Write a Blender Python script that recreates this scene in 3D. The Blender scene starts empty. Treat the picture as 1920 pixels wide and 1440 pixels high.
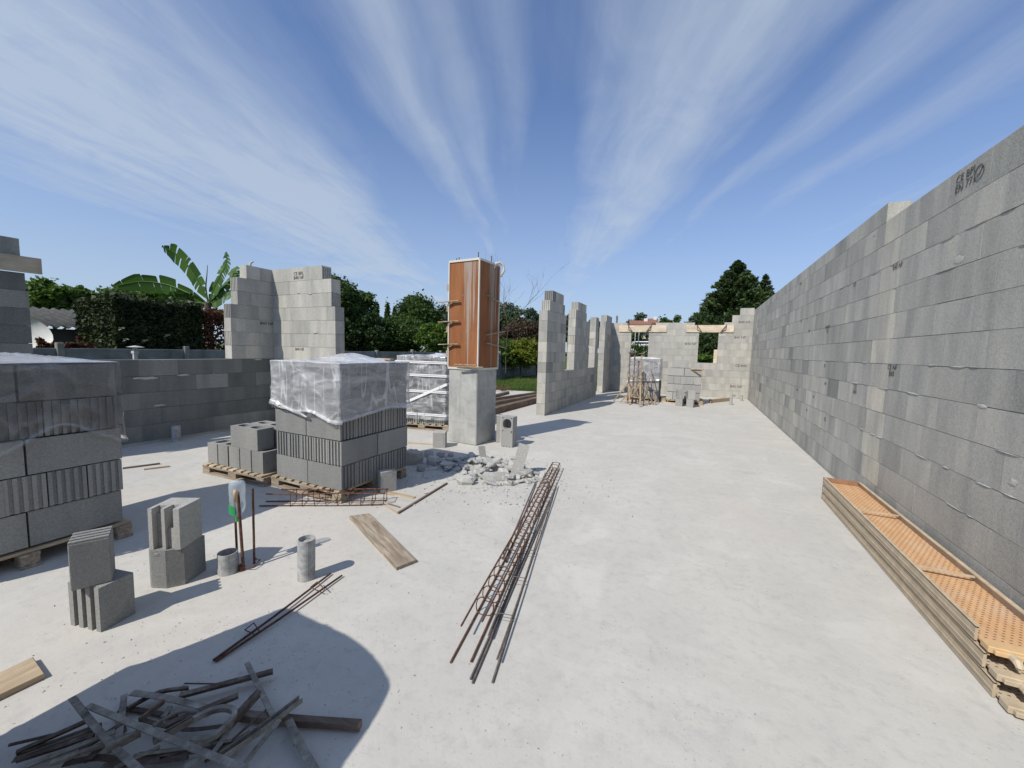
import bpy, math, random
from mathutils import Vector, Matrix, noise
from mathutils.geometry import tessellate_polygon
random.seed(7)
rnd = random.random
def ru(a, b): return a + (b - a) * random.random()
C = bpy.context.scene.collection
S = bpy.context.scene
# ------------------------------------------------------------------ camera
# world X runs across the slab (towards the right-hand wall), world Y along it
F_PX, PITCH, ROLL, YAW, EYE = 740.0, math.radians(4.9), math.radians(1.5), math.radians(25.12), 1.6
_f = Vector((0, math.cos(PITCH), -math.sin(PITCH))); _r = Vector((1, 0, 0)); _u = _r.cross(_f)
_R = math.cos(ROLL) * _r + math.sin(ROLL) * _u
_U = -math.sin(ROLL) * _r + math.cos(ROLL) * _u
_n = Vector((math.cos(YAW), -math.sin(YAW), 0)); _w = Vector((math.sin(YAW), math.cos(YAW), 0))
def tob(v): return Vector((v.dot(_n), v.dot(_w), v.z))
FW, RT, UP = tob(_f), tob(_R), tob(_U)
cam_d = bpy.data.cameras.new('camera'); cam = bpy.data.objects.new('camera', cam_d); C.objects.link(cam)
M = Matrix.Identity(4)
for i, v in enumerate((RT, UP, -FW)):
    for j in range(3): M[j][i] = v[j]
M[2][3] = EYE
cam.matrix_world = M
cam_d.sensor_width = 36; cam_d.lens = 36 * F_PX / 1920; cam_d.clip_start = 0.05; cam_d.clip_end = 3000
S.camera = cam
def ray(x, y): return FW + RT * ((x - 960) / F_PX) + UP * ((720 - y) / F_PX)
def G(x, y, z=0.0):                       # point of a horizontal plane
    d = ray(x, y); t = (z - EYE) / d.z
    return Vector((d.x * t, d.y * t, z))
def PX(a, x, y):                          # point of a plane X = a
    d = ray(x, y); t = a / d.x; return Vector((a, d.y * t, EYE + d.z * t))
def PY(b, x, y):
    d = ray(x, y); t = b / d.y; return Vector((d.x * t, b, EYE + d.z * t))
def AT(x, y, depth):
    d = ray(x, y); return Vector((d.x * depth, d.y * depth, EYE + d.z * depth))
# ------------------------------------------------------------------ world + sun
SUN_EL, SUN_AZ = math.radians(46.5), math.radians(199.9)
W = bpy.data.worlds.new('World'); S.world = W; W.use_nodes = True
nt = W.node_tree; N = nt.nodes; L = nt.links
for x in list(N): N.remove(x)
def nn(tree, typ, **k):
    n = tree.nodes.new(typ)
    for a, b in k.items():
        if a == 'inp':
            for kk, vv in b.items(): n.inputs[kk].default_value = vv
        else: setattr(n, a, b)
    return n
out = nn(nt, 'ShaderNodeOutputWorld'); bg = nn(nt, 'ShaderNodeBackground'); bg.inputs[1].default_value = 0.10
sky = nn(nt, 'ShaderNodeTexSky', sky_type='NISHITA', sun_disc=False, sun_elevation=SUN_EL, sun_rotation=SUN_AZ,
         altitude=100, air_density=1.0, dust_density=0.6, ozone_density=2.2)
tc = nn(nt, 'ShaderNodeTexCoord')
def mth(tree, op, a, b=None, c=None, clamp=False):
    n = nn(tree, 'ShaderNodeMath', operation=op, use_clamp=clamp)
    for i, v in enumerate((a, b, c)):
        if v is None: continue
        if isinstance(v, (int, float)): n.inputs[i].default_value = v
        else: tree.links.new(v, n.inputs[i])
    return n.outputs[0]
sep = nn(nt, 'ShaderNodeSeparateXYZ'); L.new(tc.outputs['Generated'], sep.inputs[0])
# cirrus bands parallel to one wind direction at high altitude
BA = math.radians(-25.12 + 3.1)          # band direction, clockwise from +Y
ca, sa = math.cos(BA), math.sin(BA)
lat = mth(nt, 'SUBTRACT', mth(nt, 'MULTIPLY', sep.outputs[0], ca), mth(nt, 'MULTIPLY', sep.outputs[1], sa))
lon = mth(nt, 'ADD', mth(nt, 'MULTIPLY', sep.outputs[0], sa), mth(nt, 'MULTIPLY', sep.outputs[1], ca))
zz = mth(nt, 'MAXIMUM', mth(nt, 'ADD', sep.outputs[2], 0.01), 0.02)
k_ = mth(nt, 'DIVIDE', lat, zz); l_ = mth(nt, 'DIVIDE', lon, zz)
comb = nn(nt, 'ShaderNodeCombineXYZ'); L.new(k_, comb.inputs[0]); L.new(l_, comb.inputs[1])
def wnoise(sx, sy, det, rough, off, dist=0.0):
    mp = nn(nt, 'ShaderNodeMapping'); mp.inputs['Scale'].default_value = (sx, sy, 1); mp.inputs['Location'].default_value = (off, off * .7, off)
    L.new(comb.outputs[0], mp.inputs[0])
    no = nn(nt, 'ShaderNodeTexNoise', inp={'Scale': 1.0, 'Detail': det, 'Roughness': rough, 'Distortion': dist}); L.new(mp.outputs[0], no.inputs[0])
    return no.outputs[0]
warp = mth(nt, 'MULTIPLY', mth(nt, 'SUBTRACT', wnoise(.5, .35, 3, .5, 3.3), .5), 0.55)
warp2 = mth(nt, 'MULTIPLY', mth(nt, 'SUBTRACT', wnoise(2.2, .5, 5, .6, 6.3), .5), 0.22)
kk = mth(nt, 'ADD', mth(nt, 'ADD', k_, warp), warp2)
kn = mth(nt, 'DIVIDE', mth(nt, 'ADD', kk, 5.0), 10.0, clamp=True)
ramp = nn(nt, 'ShaderNodeValToRGB'); L.new(kn, ramp.inputs[0])
bands = [(-5, .40), (-3.6, .50), (-2.9, .70), (-2.2, 1.0), (-1.7, 1.0), (-1.3, .78), (-1.02, .36), (-.78, .20), (-.64, .46), (-.52, .66), (-.44, .40), (-.34, .54),
         (-.24, .30), (-.14, .42), (-.04, .20), (.1, .24), (.26, .66), (.42, .90), (.62, .90), (.78, .60), (.9, .26), (1.05, .62), (1.2, .32), (1.42, .58), (1.7, .30), (2.1, .55), (2.6, .40), (3.6, .5), (5, .45)]
cr = ramp.color_ramp; cr.interpolation = 'EASE'
for i, (k, v) in enumerate(bands):
    p = (k + 5) / 10
    e = cr.elements[0] if i == 0 else (cr.elements[1] if i == 1 else cr.elements.new(p))
    e.position = p; e.color = (v, v, v, 1)
n1 = wnoise(1.1, .38, 5, .55, 1.1, .5)
n2 = wnoise(7.5, .55, 8, .62, 8.1, .7)
n4 = wnoise(2.6, 1.5, 9, .68, 4.7, 1.2)
nmix = mth(nt, 'ADD', mth(nt, 'MULTIPLY', n1, .75), mth(nt, 'ADD', mth(nt, 'MULTIPLY', n2, .34), mth(nt, 'MULTIPLY', n4, .42)))
fac = mth(nt, 'MULTIPLY', ramp.outputs[0], mth(nt, 'ADD', mth(nt, 'MULTIPLY', nmix, 1.75), -.40), clamp=True)
# thin haze veil towards the horizon
veil = mth(nt, 'MULTIPLY', mth(nt, 'POWER', mth(nt, 'SUBTRACT', 1.0, mth(nt, 'MAXIMUM', sep.outputs[2], 0.0), clamp=True), 2.5), .88)
fac = mth(nt, 'MAXIMUM', mth(nt, 'MULTIPLY', fac, .80), veil)
skc = nn(nt, 'ShaderNodeMix', data_type='RGBA', blend_type='MULTIPLY'); skc.inputs[0].default_value = 1.0
L.new(sky.outputs[0], skc.inputs[6]); skc.inputs[7].default_value = (0.66, 0.99, 1.44, 1)
mixc = nn(nt, 'ShaderNodeMix', data_type='RGBA'); L.new(fac, mixc.inputs[0])
L.new(skc.outputs[2], mixc.inputs[6]); mixc.inputs[7].default_value = (5.2, 6.05, 7.2, 1)
L.new(mixc.outputs[2], bg.inputs[0]); L.new(bg.outputs[0], out.inputs[0])
sl = bpy.data.lights.new('sun', 'SUN'); sl.energy = 4.5; sl.angle = math.radians(0.5); sl.color = (1, .94, .845)
sun = bpy.data.objects.new('sun', sl); C.objects.link(sun)
sd = Vector((math.sin(SUN_AZ) * math.cos(SUN_EL), math.cos(SUN_AZ) * math.cos(SUN_EL), math.sin(SUN_EL)))
sun.rotation_euler = sd.to_track_quat('Z', 'Y').to_euler()
S.view_settings.view_transform = 'Standard'; S.view_settings.look = 'None'; S.view_settings.gamma = 1; S.view_settings.exposure = 0.0
# ------------------------------------------------------------------ materials
def mat(name):
    m = bpy.data.materials.new(name); m.use_nodes = True
    t = m.node_tree; b = t.nodes['Principled BSDF']; b.inputs['Specular IOR Level'].default_value = .3
    return m, t, b
def tnoise(t, vec, scale, det=4, rough=.6, dist=0, dim='3D', w=None):
    n = nn(t, 'ShaderNodeTexNoise', noise_dimensions=dim, inp={'Scale': scale, 'Detail': det, 'Roughness': rough, 'Distortion': dist})
    t.links.new(vec, n.inputs['Vector'])
    if w is not None: t.links.new(w, n.inputs['W'])
    return n.outputs[0]
def tramp(t, fac, stops, interp='LINEAR'):
    r = nn(t, 'ShaderNodeValToRGB'); t.links.new(fac, r.inputs[0]); c = r.color_ramp; c.interpolation = interp
    for i, (p, col) in enumerate(stops):
        e = c.elements[i] if i < 2 else c.elements.new(p)
        e.position = p
        e.color = (col, col, col, 1) if isinstance(col, (int, float)) else (*col, 1)
    return r.outputs[0]
def tmix(t, fac, a, b, mode='MIX'):
    n = nn(t, 'ShaderNodeMix', data_type='RGBA', blend_type=mode)
    for i, v in ((0, fac), (6, a), (7, b)):
        if isinstance(v, (int, float)): n.inputs[i].default_value = v
        elif isinstance(v, tuple): n.inputs[i].default_value = (*v, 1)
        else: t.links.new(v, n.inputs[i])
    return n.outputs[2]
def tmap(t, vec, scale, loc=(0, 0, 0), rot=(0, 0, 0)):
    n = nn(t, 'ShaderNodeMapping'); n.inputs['Scale'].default_value = scale; n.inputs['Location'].default_value = loc; n.inputs['Rotation'].default_value = rot
    t.links.new(vec, n.inputs[0]); return n.outputs[0]
def tbump(t, b, h, strength, dist=.01):
    n = nn(t, 'ShaderNodeBump', inp={'Strength': strength, 'Distance': dist}); t.links.new(h, n.inputs['Height']); t.links.new(n.outputs[0], b.inputs['Normal'])
def obj_vec(t): return nn(t, 'ShaderNodeTexCoord').outputs['Object']
def tone_out(t, single):
    if single: return nn(t, 'ShaderNodeObjectInfo').outputs['Random']
    return nn(t, 'ShaderNodeAttribute', attribute_name='tone').outputs['Fac']
def block_mat(name, single, stops, sm=.10):
    m, t, b = mat(name); v = obj_vec(t); tone = tone_out(t, single)
    base = tramp(t, tone, stops)
    w = mth(t, 'MULTIPLY', tone, 91.0)
    smear = tnoise(t, tmap(t, v, (4.2, 4.2, .8)), 1.0, 3, .55, .2, '4D', w)
    base = tmix(t, tramp(t, smear, [(.33, 0.0), (.66, 1.0)]), tmix(t, 1.0, base, (1 - sm * 1.6,) * 3, 'MULTIPLY'), tmix(t, 1.0, base, (1 + sm * 1.5, 1 + sm * 1.35, 1 + sm * 1.05), 'MULTIPLY'))
    grain = tnoise(t, v, 170, 3, .7)
    base = tmix(t, tramp(t, grain, [(.35, 0.0), (.5, 1.0)]), tmix(t, 1.0, base, (.72, .72, .73), 'MULTIPLY'), base)
    fine = tnoise(t, v, 60, 5, .75)
    base = tmix(t, .35, base, tramp(t, fine, [(.3, .08), (.75, .55)]), 'OVERLAY')
    t.links.new(base, b.inputs['Base Color']); b.inputs['Roughness'].default_value = .95; b.inputs['Specular IOR Level'].default_value = .12
    tbump(t, b, mth(t, 'ADD', grain, mth(t, 'MULTIPLY', fine, 1.5)), .55, .004)
    return m
WALLSTOPS = [(0, (.17, .178, .172)), (.16, (.37, .369, .345)), (.32, (.445, .440, .403)), (.52, (.50, .491, .453)), (.75, (.54, .526, .476)), (1, (.59, .566, .50))]  # darkest stop deepened for the shade painted into the low left wall
M_WALL = block_mat('wall_blocks', False, WALLSTOPS, .11)
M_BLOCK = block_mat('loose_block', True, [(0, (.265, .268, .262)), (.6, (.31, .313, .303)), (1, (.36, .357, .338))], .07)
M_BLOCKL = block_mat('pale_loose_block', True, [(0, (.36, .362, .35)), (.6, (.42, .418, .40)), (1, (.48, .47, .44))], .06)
def wood_mat(name, c1, c2, c3, sc=1.0, axis='Y', rough=.8):
    m, t, b = mat(name); v = obj_vec(t)
    s = {'X': (1.2, 14, 14), 'Y': (14, 1.2, 14), 'Z': (14, 14, 1.2)}[axis]
    r = nn(t, 'ShaderNodeObjectInfo').outputs['Random']; w = mth(t, 'MULTIPLY', r, 40.0)
    g = tnoise(t, tmap(t, v, s), 2.2 * sc, 5, .6, .6, '4D', w)
    st = tnoise(t, v, 3.5, 4, .6, .3, '4D', w)
    base = tramp(t, g, [(.28, c1), (.5, c2), (.72, c3)])
    base = tmix(t, tramp(t, st, [(.45, 0.0), (.72, .55)]), base, tuple(x * .5 for x in c2))
    base = tmix(t, tramp(t, st, [(.25, .5), (.42, .0)]), base, tuple(min(1, x * 1.3 + .08) for x in c3))
    t.links.new(base, b.inputs['Base Color']); b.inputs['Roughness'].default_value = rough
    tbump(t, b, g, .5, .003); return m
M_WOODX = wood_mat('pale_wood_x', (.30, .22, .14), (.44, .34, .23), (.55, .45, .32), axis='X')
M_WOODY = wood_mat('pale_wood_y', (.28, .21, .14), (.40, .32, .22), (.52, .44, .33), axis='Y')
M_PLANK = wood_mat('weathered_plank', (.15, .11, .075), (.30, .245, .18), (.47, .42, .35), 1.6, 'X')
M_OLDWOOD = wood_mat('old_brown_timber', (.09, .06, .045), (.16, .115, .085), (.25, .19, .145), axis='Y')
M_OLDWOODX = wood_mat('old_brown_timber_x', (.08, .055, .04), (.15, .11, .085), (.26, .20, .16), axis='X')
M_LINTEL = wood_mat('clean_formboard', (.52, .42, .30), (.62, .52, .39), (.70, .61, .48), .7, 'X')
M_LINTELY = wood_mat('clean_formboard_y', (.30, .26, .19), (.38, .33, .25), (.45, .40, .31), .7, 'Y')
def rust_mat(name, c1, c2, c3, sc=40, met=.0):
    m, t, b = mat(name); v = obj_vec(t); g = tnoise(t, v, sc, 5, .7)
    t.links.new(tramp(t, g, [(.3, c1), (.5, c2), (.7, c3)]), b.inputs['Base Color'])
    b.inputs['Roughness'].default_value = .85; b.inputs['Metallic'].default_value = met; tbump(t, b, g, .4, .002); return m
M_RUST = rust_mat('rusty_rebar', (.05, .026, .019), (.115, .056, .036), (.19, .10, .065))
M_DRUST = rust_mat('dark_rusty_rod', (.04, .02, .015), (.085, .04, .028), (.14, .07, .05))
M_GREYBAR = rust_mat('grey_rebar', (.07, .06, .055), (.13, .11, .10), (.2, .17, .15))
M_PROPTAN = rust_mat('cement_caked_tube', (.20, .14, .08), (.34, .26, .17), (.44, .37, .28), 18)
M_PROPDARK = rust_mat('worn_red_tube', (.10, .06, .05), (.19, .13, .11), (.3, .25, .22), 14)
M_SCRAP = rust_mat('cement_splashed_steel', (.10, .085, .065), (.235, .22, .19), (.38, .37, .33), 14)
M_SCRAPR = rust_mat('rusty_steel_strip', (.05, .035, .03), (.115, .088, .072), (.22, .19, .16), 14)
def plain(name, col, rough=.6, var=.15, sc=8, bump=0):
    m, t, b = mat(name); v = obj_vec(t); g = tnoise(t, v, sc, 5, .6)
    t.links.new(tmix(t, tramp(t, g, [(.3, 0.0), (.7, 1.0)]), tuple(c * (1 - var) for c in col), tuple(min(1, c * (1 + var)) for c in col)), b.inputs['Base Color'])
    b.inputs['Roughness'].default_value = rough
    if bump: tbump(t, b, g, bump, .005)
    return m
M_INK = plain('faded_stamp_ink', (.075, .075, .07), .9, .4, 60)
M_PVC = plain('cement_splashed_pvc', (.34, .345, .34), .8, .35, 25, .4)
M_WHITE = plain('white_plastic', (.75, .74, .70), .5, .06)
M_CREAM = plain('cream_render', (.62, .56, .44), .9, .08, 2)
M_RENDW = plain('white_render', (.70, .69, .66), .9, .06, 2)
M_ROOFT = plain('clay_roof_tile', (.22, .11, .08), .9, .25, 6)
M_DARKG = plain('dark_window_glass', (.03, .035, .04), .15, .1)
M_CARW = plain('white_car_paint', (.80, .80, .80), .25, .02)
M_TYRE = plain('black_rubber', (.02, .02, .02), .9, .1)
M_STRAP = plain('white_strap', (.78, .79, .80), .4, .05)
M_GREEN = plain('green_label', (.03, .32, .10), .5, .1)
M_CORK = plain('wood_handle', (.5, .36, .22), .7, .1)
M_POLE = plain('pale_pole', (.45, .45, .43), .7, .1)
M_HOSE = plain('white_hose', (.58, .55, .48), .45, .05)
M_MORTAR = plain('dry_mortar', (.44, .43, .395), .95, .2, 30, .6)
M_BACK = plain('fibre_cement', (.075, .077, .073), .95, .35, 5, .3)
M_SHEDW = plain('shed_render', (.11, .11, .105), .95, .25, 3)
M_FENCE = plain('weathered_fence_panel', (.17, .185, .18), .95, .35, 3.0, .3)
M_FENCEP = plain('weathered_fence_post', (.21, .21, .19), .95, .25, 6, .3)
# rubble with object-random value
m, t, b = mat('broken_concrete'); v = obj_vec(t); r = nn(t, 'ShaderNodeObjectInfo').outputs['Random']
g = tnoise(t, v, 55, 5, .75); base = tramp(t, r, [(0, (.34, .342, .33)), (.5, (.42, .415, .39)), (1, (.52, .51, .475))])
base = tmix(t, tramp(t, g, [(.3, 0.0), (.55, 1.0)]), tmix(t, 1.0, base, (.68, .68, .68), 'MULTIPLY'), base)
t.links.new(base, b.inputs['Base Color']); b.inputs['Roughness'].default_value = .95; tbump(t, b, g, .8, .008); M_RUBBLE = m
# cast concrete column
m, t, b = mat('cast_column_concrete'); v = obj_vec(t)
g = tnoise(t, v, 5, 6, .6, .3); dr = tnoise(t, tmap(t, v, (9, 9, .7)), 1.6, 4, .6, .3); hb = tnoise(t, tmap(t, v, (.6, .6, 9)), 1.0, 3, .5); p = tnoise(t, v, 120, 3, .7)
base = tramp(t, g, [(.3, (.30, .30, .285)), (.5, (.38, .38, .36)), (.72, (.46, .455, .43))])
base = tmix(t, tramp(t, dr, [(.52, 0.0), (.68, .6)]), base, (.24, .24, .23))
base = tmix(t, tramp(t, hb, [(.55, 0.0), (.7, .35)]), base, (.52, .51, .48))
base = tmix(t, tramp(t, p, [(.27, .5), (.36, 0.0)]), base, (.15, .15, .15))
t.links.new(base, b.inputs['Base Color']); b.inputs['Roughness'].default_value = .9; tbump(t, b, mth(t, 'ADD', g, p), .25, .004); M_COL = m
# formwork plywood, orange resin face with run-down cement
m, t, b = mat('orange_form_ply'); v = obj_vec(t)
g = tnoise(t, tmap(t, v, (3, 3, .6)), 2.0, 5, .6, .5)
base = tramp(t, g, [(.25, (.17, .062, .024)), (.5, (.25, .095, .034)), (.75, (.30, .13, .052))])
d1 = tnoise(t, tmap(t, v, (16, 16, .55)), 1.0, 5, .65, .4); d2 = tnoise(t, v, 2.3, 3, .5)
sepn = nn(t, 'ShaderNodeSeparateXYZ'); t.links.new(v, sepn.inputs[0])
up = mth(t, 'MULTIPLY', sepn.outputs[2], .16)
cx_ = mth(t, 'ABSOLUTE', mth(t, 'SUBTRACT', sepn.outputs[0], .10)); ctr = mth(t, 'SUBTRACT', .12, mth(t, 'MULTIPLY', cx_, 1.4))
dd = mth(t, 'ADD', mth(t, 'ADD', d1, ctr), mth(t, 'SUBTRACT', up, .12))
base = tmix(t, tramp(t, dd, [(.55, 0.0), (.68, .7)]), base, (.33, .31, .275))
sp = tnoise(t, v, 30, 3, .7); base = tmix(t, tramp(t, sp, [(.66, 0.0), (.72, .6)]), base, (.42, .36, .3))
t.links.new(base, b.inputs['Base Color']); b.inputs['Roughness'].default_value = .75; tbump(t, b, g, .1, .003); M_FORM = m
# perforated decking
def deck_mat(name, c1, c2):
    m, t, b = mat(name); v = obj_vec(t)
    s = nn(t, 'ShaderNodeSeparateXYZ'); t.links.new(v, s.inputs[0])
    def saw(o, p, off=0.0):
        f = mth(t, 'FRACT', mth(t, 'ADD', mth(t, 'DIVIDE', o, p), off)); return mth(t, 'SUBTRACT', f, .5)
    row = mth(t, 'MULTIPLY', mth(t, 'FLOOR', mth(t, 'DIVIDE', s.outputs[1], .028)), .5)
    fx = saw(s.outputs[0], .026, 0); fxo = mth(t, 'SUBTRACT', mth(t, 'FRACT', mth(t, 'ADD', mth(t, 'DIVIDE', s.outputs[0], .030), row)), .5)
    fy = saw(s.outputs[1], .028)
    rr = mth(t, 'SQRT', mth(t, 'ADD', mth(t, 'MULTIPLY', mth(t, 'MULTIPLY', fxo, fxo), .6), mth(t, 'MULTIPLY', fy, fy)))
    hole = mth(t, 'LESS_THAN', rr, .17)
    g = tnoise(t, tmap(t, v, (12, 2, 12)), 2, 5, .6, .3); ds = tnoise(t, v, 4, 4, .6)
    base = tramp(t, g, [(.3, c1), (.7, c2)])
    base = tmix(t, tramp(t, ds, [(.5, 0.0), (.75, .5)]), base, (.55, .45, .34))
    t.links.new(tmix(t, hole, base, tuple(x * .35 for x in c1)), b.inputs['Base Color']); b.inputs['Roughness'].default_value = .75
    tbump(t, b, mth(t, 'MULTIPLY', hole, -1.0), .6, .004); return m
M_DECK = deck_mat('perforated_orange_ply', (.50, .285, .14), (.61, .38, .205))
M_DECKP = deck_mat('perforated_dusty_ply', (.42, .35, .26), (.52, .45, .35))
M_RAIL = plain('dusty_aluminium_rail', (.46, .375, .265), .6, .2, 12, .2)
M_LIP = plain('yellow_end_beam', (.56, .38, .20), .6, .12, 14)
M_BROWNBEAM = plain('brown_rail_inside', (.28, .16, .10), .7, .2, 14)  # brown of the far end beam on each deck
# slab
m, t, b = mat('dusty_concrete_slab'); v = obj_vec(t)
big = tnoise(t, v, .45, 5, .55, .3); mid = tnoise(t, v, 2.4, 6, .62, .4); fine = tnoise(t, v, 14, 6, .7); spk = tnoise(t, v, 55, 3, .6)
base = tramp(t, big, [(.3, (.445, .434, .402)), (.7, (.50, .486, .446))])
base = tmix(t, tramp(t, mid, [(.38, .35), (.52, 0.0)]), base, (.41, .40, .38))
base = tmix(t, tramp(t, mid, [(.55, 0.0), (.75, .45)]), base, (.56, .545, .51))
base = tmix(t, tramp(t, fine, [(.33, .45), (.5, 0.0)]), base, (.36, .35, .34))
msk = tnoise(t, v, .9, 4, .6)
nearx = mth(t, 'MULTIPLY', tramp(t, spk, [(.30, 1.0), (.35, 0.0)]), tramp(t, msk, [(.36, 0.0), (.56, 1.0)]))
base = tmix(t, mth(t, 'MULTIPLY', nearx, .7), base, (.15, .145, .14))
scf = tnoise(t, v, 6.5, 8, .78, .5); base = tmix(t, mth(t, 'MULTIPLY', tramp(t, scf, [(.38, 1.0), (.45, 0.0)]), tramp(t, msk, [(.42, 0.0), (.64, .34)])), base, (.27, .262, .25))
dst = tnoise(t, tmap(t, v, (1, 1, 1)), 1.15, 6, .66, 1.2); base = tmix(t, tramp(t, dst, [(.52, 0.0), (.66, .32)]), base, (.595, .58, .54))
stn = tnoise(t, tmap(t, v, (1, 1, 1), loc=(7, 3, 0)), .8, 5, .6, .8); base = tmix(t, tramp(t, stn, [(.54, 0.0), (.70, .24)]), base, (.43, .395, .345))
sw = tnoise(t, tmap(t, v, (.8, 7, 1), rot=(0, 0, .5)), 1.3, 5, .6, .8)
base = tmix(t, tramp(t, sw, [(.5, 0.0), (.72, .12)]), base, (.60, .58, .55))
tan_ = tnoise(t, v, .33, 3, .5); base = tmix(t, tramp(t, tan_, [(.5, 0.0), (.7, .35)]), base, (.52, .475, .42))
t.links.new(base, b.inputs['Base Color']); b.inputs['Roughness'].default_value = .9; b.inputs['Specular IOR Level'].default_value = .2
tbump(t, b, mth(t, 'ADD', mth(t, 'MULTIPLY', fine, 1.0), mth(t, 'ADD', mth(t, 'MULTIPLY', mid, .5), mth(t, 'MULTIPLY', spk, .35))), .22, .009); M_SLAB = m
m, t, b = mat('rough_soil_and_grass'); v = obj_vec(t); g = tnoise(t, v, 1.2, 6, .65)
t.links.new(tramp(t, g, [(.35, (.055, .075, .025)), (.55, (.07, .095, .03)), (.75, (.13, .11, .07))]), b.inputs['Base Color']); b.inputs['Roughness'].default_value = 1; M_SOIL = m
def leaf_mat(name, cols, trans=.25):
    m, t, b = mat(name); tone = nn(t, 'ShaderNodeAttribute', attribute_name='tone').outputs['Fac']
    c = tramp(t, tone, [(i / (len(cols) - 1), x) for i, x in enumerate(cols)])
    t.links.new(c, b.inputs['Base Color']); b.inputs['Roughness'].default_value = .55; b.inputs['Specular IOR Level'].default_value = .25
    tr = nn(t, 'ShaderNodeBsdfTranslucent'); t.links.new(tmix(t, 1.0, c, (1.1, 1.25, .5), 'MULTIPLY'), tr.inputs[0])
    mx = nn(t, 'ShaderNodeMixShader'); mx.inputs[0].default_value = trans
    t.links.new(b.outputs[0], mx.inputs[1]); t.links.new(tr.outputs[0], mx.inputs[2]); t.links.new(mx.outputs[0], t.nodes['Material Output'].inputs[0]); return m
L_DARK = leaf_mat('dark_leaves', [(.022, .04, .016), (.04, .07, .022), (.065, .105, .03)])
L_MID = leaf_mat('green_leaves', [(.03, .055, .018), (.055, .10, .025), (.095, .15, .035)])
L_LIGHT = leaf_mat('bright_leaves', [(.05, .09, .02), (.09, .155, .03), (.15, .22, .045)], .35)
L_YEL = leaf_mat('yellow_green_leaves', [(.08, .11, .015), (.17, .20, .025), (.26, .28, .05)], .35)
L_RED = leaf_mat('red_leaves', [(.05, .018, .014), (.10, .035, .02), (.11, .08, .03)])
L_BROWN = leaf_mat('copper_leaves', [(.04, .03, .02), (.075, .05, .035), (.12, .085, .055)])
L_CON = leaf_mat('conifer_needles', [(.026, .046, .016), (.048, .078, .026), (.08, .12, .036)], .1)
L_HEDGE = leaf_mat('hedge_leaves', [(.016, .026, .010), (.03, .045, .016), (.06, .07, .024)], .1)
L_FAR = leaf_mat('far_leaves', [(.05, .075, .055), (.07, .10, .065), (.09, .125, .075)], .1)
L_BAN = leaf_mat('banana_leaf', [(.03, .07, .015), (.06, .13, .025), (.10, .19, .035)], .35)
L_GRASS = leaf_mat('grass_blades', [(.05, .09, .02), (.09, .15, .03), (.16, .21, .06)], .3)
M_BARK = plain('bark', (.10, .08, .06), .95, .3, 12, .6)
# plastic film
def film_mat(name, lo, hi, white=.82, rough=.22, cr_=.34):
    m, t, b = mat(name); v = obj_vec(t)
    t.nodes.remove(b)
    st = tnoise(t, tmap(t, v, (2.0, 2.0, 5)), 1.6, 4, .6, 1.0); n2 = tnoise(t, tmap(t, v, (.9, .9, 5.5), rot=(.25, .15, 0)), 1.7, 2, .5, .35); n3 = tnoise(t, tmap(t, v, (4.5, 4.5, .9), rot=(.5, .5, 0)), 1.5, 1, .5, .3); nm_ = tnoise(t, v, 3.1, 2, .5, .3)
    ge = nn(t, 'ShaderNodeNewGeometry'); sz_ = nn(t, 'ShaderNodeSeparateXYZ'); t.links.new(ge.outputs['True Normal'], sz_.inputs[0]); topf = mth(t, 'MULTIPLY', mth(t, 'POWER', mth(t, 'ABSOLUTE', sz_.outputs[2]), 2.0), .40)
    def crease(n_, w_): return tramp(t, mth(t, 'ABSOLUTE', mth(t, 'SUBTRACT', n_, .5)), [(0, 1.0), (w_, 0.0)])
    st2 = mth(t, 'ADD', mth(t, 'MULTIPLY', crease(n2, .05), tramp(t, nm_, [(.45, 0.0), (.6, 1.0)])), mth(t, 'MULTIPLY', crease(n3, .035), tramp(t, nm_, [(.4, .9), (.52, 0.0)])), clamp=True)
    f = mth(t, 'ADD', tramp(t, st, [(.36, lo), (.66, hi)]), mth(t, 'ADD', mth(t, 'MULTIPLY', st2, cr_), topf), clamp=True)
    di = nn(t, 'ShaderNodeBsdfDiffuse', inp={'Color': (white, white, white * 1.01, 1)}); tl = nn(t, 'ShaderNodeBsdfTranslucent', inp={'Color': (white, white, white, 1)})
    gl = nn(t, 'ShaderNodeBsdfGlossy', inp={'Color': (1, 1, 1, 1), 'Roughness': rough}); tp = nn(t, 'ShaderNodeBsdfTransparent')
    a = nn(t, 'ShaderNodeMixShader'); a.inputs[0].default_value = .18; t.links.new(di.outputs[0], a.inputs[1]); t.links.new(tl.outputs[0], a.inputs[2])
    c = nn(t, 'ShaderNodeMixShader'); t.links.new(f, c.inputs[0]); t.links.new(tp.outputs[0], c.inputs[1]); t.links.new(a.outputs[0], c.inputs[2])
    fr = nn(t, 'ShaderNodeFresnel', inp={'IOR': 1.45}); d = nn(t, 'ShaderNodeMixShader')
    t.links.new(fr.outputs[0], d.inputs[0]); t.links.new(c.outputs[0], d.inputs[1]); t.links.new(gl.outputs[0], d.inputs[2])
    bp = nn(t, 'ShaderNodeBump', inp={'Strength': .45, 'Distance': .004}); t.links.new(st2, bp.inputs['Height'])
    for n_ in (di, gl, tl, fr): t.links.new(bp.outputs[0], n_.inputs['Normal'])
    t.links.new(d.outputs[0], t.nodes['Material Output'].inputs[0]); return m
M_FILM = film_mat('milky_plastic_sheet', .22, .44, .88)
M_FILMC = film_mat('clear_stretch_film', .12, .45, .92, .10)
m, t, b = mat('clear_bottle_plastic'); b.inputs['Base Color'].default_value = (.8, .9, .95, 1); b.inputs['Roughness'].default_value = .12; b.inputs['Alpha'].default_value = .26; M_BOTTLE = m
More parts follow.
